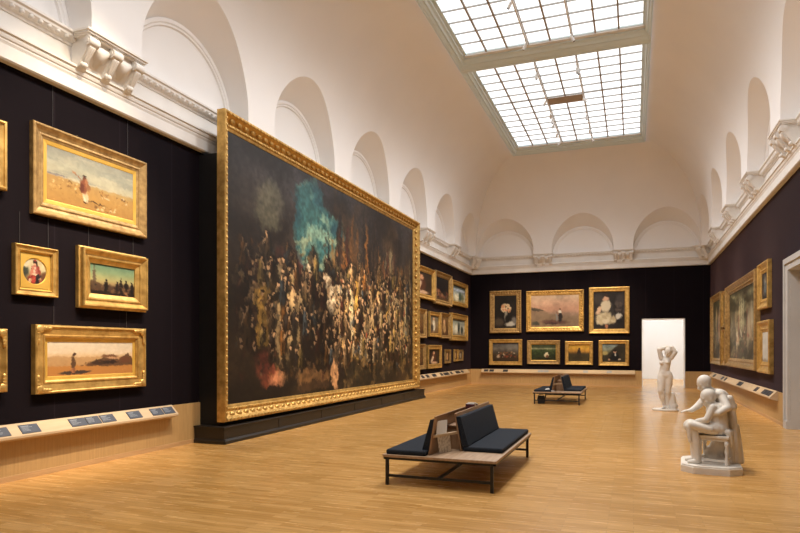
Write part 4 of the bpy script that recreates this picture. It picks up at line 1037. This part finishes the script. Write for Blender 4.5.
def head(b, c, fwd, up, r=.105, hair='bun'):
    c = Vector(c); f = Vector(fwd).normalized(); u = Vector(up).normalized(); rgt = f.cross(u).normalized(); u = rgt.cross(f).normalized()
    M = Matrix((rgt, f, u)).transposed()
    def P(x, y, z): return c + M @ Vector((x*r, y*r, z*r))
    b.ell(P(0,-.08,.18), (r*.80, r*.98, r*.98), 16, 12, 0, M)
    b.ell(P(0,.16,-.38), (r*.60, r*.66, r*.80), 14, 10, 0, M)
    b.ell(P(0,.62,-.95), (r*.24, r*.20, r*.18), 10, 8, 0, M)           # chin
    b.cap(P(0,.84,.06), P(0,1.02,-.28), r*.10, r*.15)                  # nose
    for s in (-1, 1):
        b.ell(P(s*.34,.70,.22), (r*.26, r*.16, r*.08), 10, 6, 0, M)    # brow
        b.ell(P(s*.34,.72,.02), (r*.15, r*.12, r*.09), 10, 6, 0, M)    # eye
        b.ell(P(s*.44,.55,-.30), (r*.24, r*.22, r*.22), 10, 6, 0, M)   # cheek
        b.ell(P(s*.80,-.06,-.10), (r*.10, r*.20, r*.28), 8, 6, 0, M)   # ear
    b.ell(P(0,.80,-.56), (r*.28, r*.13, r*.07), 10, 6, 0, M); b.ell(P(0,.78,-.68), (r*.23, r*.13, r*.07), 10, 6, 0, M)
    b.ell(P(0,-.16,.34), (r*.88, r*.98, r*.90), 16, 12, 0, M)          # hair
    if hair == 'bun': b.ell(P(0,-1.0,.05), (r*.42, r*.40, r*.40), 12, 8, 0, M)

# standing figure, arms folded round its head
e_ = empty('marble_statue', (.80, 18.12, 0), 0, 'standing white marble nude with arms raised, before the bright doorway', 'statue')
b = MB(); b.lathe([(.001,0),(.33,0),(.335,.012),(.33,.04),(.315,.05),(.001,.05)], nu=28)
p = b.build('plinth', M_marble, e_); p.scale = (1, .8, 1)
b = MB()
b.ell((0,0,.955), (.18,.135,.135)); b.ell((-.015,.0,1.05), (.135,.105,.12)); b.ell((-.03,.0,1.14), (.112,.09,.11)); b.ell((0,.0,1.26), (.130,.10,.13)); b.ell((.03,.01,1.36), (.125,.09,.09))
b.cap((-.02,.0,1.06), (.02,.0,1.30), .115, .125)
b.ell((-.10,-.075,1.275), (.058,.058,.056)); b.ell((.04,-.095,1.29), (.058,.056,.056)); b.ell((0,.09,.93), (.15,.09,.11)); b.ell((-.03,-.075,1.02), (.09,.05,.09))
b.cap((.04,.0,1.40), (.06,-.01,1.48), .058, .052)
head(b, (.07,-.03,1.56), (-.45,-.85,-.30), (.12,-.1,1), .112)
b.ell((-.10,.0,1.405), (.065,.06,.06)); b.cap((-.10,.0,1.41), (-.155,-.03,1.635), .066, .056); b.cap((-.155,-.03,1.635), (.05,-.03,1.70), .056, .042); hand(b, (.05,-.03,1.715), (1,.0,-.12), (0,0,-1), .15, .5)
b.ell((.145,.0,1.42), (.062,.06,.06)); b.cap((.15,.0,1.42), (.245,-.03,1.56), .064, .056); b.cap((.245,-.03,1.56), (.17,-.03,1.69), .056, .042); hand(b, (.17,-.03,1.70), (-.9,-.1,.12), (0,0,-1), .15, .6, -1)
b.cap((-.075,.0,.90), (-.12,-.085,.53), .122, .078); b.ell((-.10,-.03,.75), (.115,.11,.17)); b.ell((-.075,-.05,.40), (.07,.07,.12)); b.cap((-.12,-.085,.52), (-.09,-.02,.38), .074, .072); b.cap((-.09,-.02,.38), (-.01,.03,.13), .070, .042)
b.cap((.01,.04,.09), (-.06,-.10,.075), .036, .028); b.ell((-.075,-.13,.07), (.04,.05,.02))
b.cap((.075,.01,.90), (.06,-.02,.49), .122, .076); b.ell((.075,.0,.74), (.112,.11,.17)); b.cap((.065,-.02,.48), (.065,.02,.34), .064, .064); b.cap((.065,.02,.34), (.06,.02,.12), .062, .037)
b.cap((.06,.03,.09), (.05,-.12,.075), .036, .028); b.ell((.05,-.15,.07), (.042,.05,.02))
b.cap((.18,.10,.05), (.17,.08,.40), .125, .085); b.ell((.20,.08,.12), (.13,.12,.10)); b.ell((.14,.06,.30), (.08,.07,.16)); b.cap((.22,.02,.06), (.19,.03,.34), .05, .035); b.cap((.13,.0,.06), (.14,.02,.30), .045, .03)
sculpt('standing_figure', b, M_marble, e_, .0105, 2)

# two figures at a stool
e_ = empty('marble_group', (.99, 9.50, 0), math.radians(-4), 'white marble group of one figure embracing another seated on a stool', 'statue'); e_.scale = (.96, .96, .96)
b = MB(); q = .385; w = .50; cc = .16
oct_ = [(-q+cc,-w),(q-cc,-w),(q,-w+cc),(q,w-cc),(q-cc,w),(-q+cc,w),(-q,w-cc),(-q,-w+cc)]
b.prism(oct_, 0, .085, 'z'); b.prism([(x*.96, y*.965) for x, y in oct_], .085, .105, 'z')
b.build('plinth', M_marble, e_, .012, 3)
st = MB(); T = Matrix.Translation((.03,-.13,0)) @ Matrix.Rotation(math.radians(-14), 4, 'Z')
st.box(-.21, .20, -.17, .17, .475, .51, 0, T); st.box(-.19, .18, -.15, .15, .435, .475, 0, T)
so = st.build('stool', M_marble, e_, .006); so.location = (.035, 0, 0)
for sx in (-.175, .165):
    for sy in (-.135, .135):
        b = MB(); c = T @ Vector((sx, sy, 0))
        b.lathe([(.001,.10),(.026,.10),(.03,.13),(.022,.15),(.026,.19),(.018,.23),(.027,.30),(.022,.36),(.028,.38),(.028,.436),(.001,.437)], (c.x, c.y, 0), 12)
        b.build('stool_leg', M_marble, so)
for p_, q_ in (((-.175,-.135,.165),(.165,-.135,.165)), ((-.175,.135,.165),(.165,.135,.165)), ((-.175,-.135,.19),(-.175,.135,.19)), ((.165,-.135,.19),(.165,.135,.19))):
    b = MB(); b.bar(T @ Vector(p_), T @ Vector(q_), .03, .03); b.build('stool_stretcher', M_marble, so)
b = MB()
# seated figure, side on, facing left, back to the right
b.ell((.03,-.13,.60), (.155,.17,.115)); b.cap((.045,-.13,.62), (.03,-.11,.80), .135, .132); b.ell((.025,-.10,.85), (.135,.16,.115)); b.cap((.0,-.10,.90), (-.04,-.11,.96), .065, .06)
head(b, (-.075,-.115,1.02), (-.85,-.25,-.40), (-.25,.05,1), .108)
b.cap((.0,-.22,.60), (-.28,-.24,.63), .095, .075); b.cap((.0,-.05,.60), (-.27,-.04,.61), .095, .075)          # thighs
b.cap((-.28,-.24,.62), (-.245,-.25,.40), .072, .066); b.cap((-.245,-.25,.40), (-.22,-.26,.17), .064, .04); b.cap((-.22,-.26,.14), (-.32,-.28,.125), .038, .03)
b.cap((-.27,-.04,.60), (-.25,-.03,.38), .072, .066); b.cap((-.25,-.03,.38), (-.26,-.06,.17), .064, .04); b.cap((-.26,-.06,.14), (-.35,-.07,.125), .038, .03)
for k in range(7):                                                                                            # cloth over the lap
    y = -.30+.05*k; b.cap((-.05,y,.60), (-.30,y-.01,.655-.01*(k % 2)), .05, .05); b.cap((-.33,y-.01,.63), (-.31+.03*(k % 3),y-.02,.42+.03*(k % 2)), .042, .022)
b.cap((-.30,-.15,.62), (-.24,-.15,.50), .10, .08)
for k in range(5): b.cap((-.30+.012*k,-.21+.04*k,.56), (-.255+.02*(k % 2),-.22+.045*k,.24+.04*(k % 3)), .045, .024)
for k in range(4): b.cap((.17,-.24+.07*k,.56), (.205,-.25+.07*k,.40-.03*(k % 2)), .045, .022)
b.cap((-.02,-.235,.90), (-.10,-.28,.73), .052, .045); b.cap((-.10,-.28,.73), (-.22,-.24,.70), .044, .034); hand(b, (-.22,-.24,.70), (-.9,.1,-.35), (0,0,-1), .13, .5)
# figure behind: heavy drapery, chest leaning over, head bowed to the left
b.cap((.15,.20,.10), (.15,.19,.55), .185, .165); b.cap((.16,.19,.55), (.06,.12,.98), .165, .135); b.ell((.05,.10,1.03), (.155,.14,.12))
for k in range(9):
    t = -1.9+.42*k; x, y = .17+.20*math.cos(t), .19+.18*math.sin(t)
    b.cap((x, y, .11), (.165+.15*math.cos(t+.12), .18+.14*math.sin(t+.12), .62), .034, .022)
b.cap((.27,.02,.12), (.255,.03,.60), .06, .05); b.cap((.255,.03,.60), (.235,.02,.86), .055, .045); b.ell((.245,.02,.90), (.055,.07,.06)); b.cap((.245,.0,.9), (.20,-.02,1.02), .045, .05); b.cap((.215,-.06,.12), (.215,-.03,.55), .045, .03); b.cap((.31,.06,.12), (.285,.06,.5), .04, .03)
b.ell((-.02,.06,.20), (.12,.12,.14)); b.ell((.06,.05,.32), (.12,.10,.12)); b.cap((-.04,.08,.12), (.02,.09,.36), .07, .06)
b.cap((.0,.06,1.08), (-.08,.03,1.15), .066, .06)
head(b, (-.125,.0,1.215), (-.85,-.45,-.42), (-.2,-.1,1), .104, 'cap')
b.ell((.08,-.02,1.06), (.085,.085,.085)); b.cap((.09,-.03,1.06), (.165,-.17,.90), .066, .055); b.cap((.165,-.17,.90), (.055,-.27,.83), .053, .038); hand(b, (.055,-.27,.83), (-.95,.10,-.15), (0,1,0), .15, .5)   # near arm round the sitter
b.cap((-.08,.08,1.04), (-.20,.02,.90), .06, .05); b.cap((-.20,.02,.90), (-.29,-.06,.835), .048, .034); hand(b, (-.29,-.06,.835), (-.9,-.3,-.05), (.1,0,-1), .15, .35)
ef = sculpt('embracing_figures', b, M_marble, e_, .0085, 2); ef.location = (.045, 0, 0)

# ---------------------------------------------------------------- camera, world, colour
cam = bpy.data.cameras.new('camera'); co = bpy.data.objects.new('camera', cam); COL.objects.link(co)
co.location = (0, 0, 1.65); co.rotation_euler = (PI/2, 0, math.radians(20.637))
cam.sensor_width = 36; cam.lens = 620/800*36; cam.shift_y = (349-266.5)/800; cam.clip_end = 200
scene.camera = co
w = bpy.data.worlds.new('world'); scene.world = w; w.use_nodes = True
w.node_tree.nodes['Background'].inputs['Color'].default_value = (.75,.85,1,1); w.node_tree.nodes['Background'].inputs['Strength'].default_value = .3
scene.view_settings.view_transform = 'Standard'; scene.view_settings.look = 'None'; scene.view_settings.gamma = 1
scene.view_settings.use_curve_mapping = False; scene.view_settings.exposure = 1.70
scene.cycles.max_bounces = 8; scene.cycles.diffuse_bounces = 5; scene.cycles.sample_clamp_indirect = 6
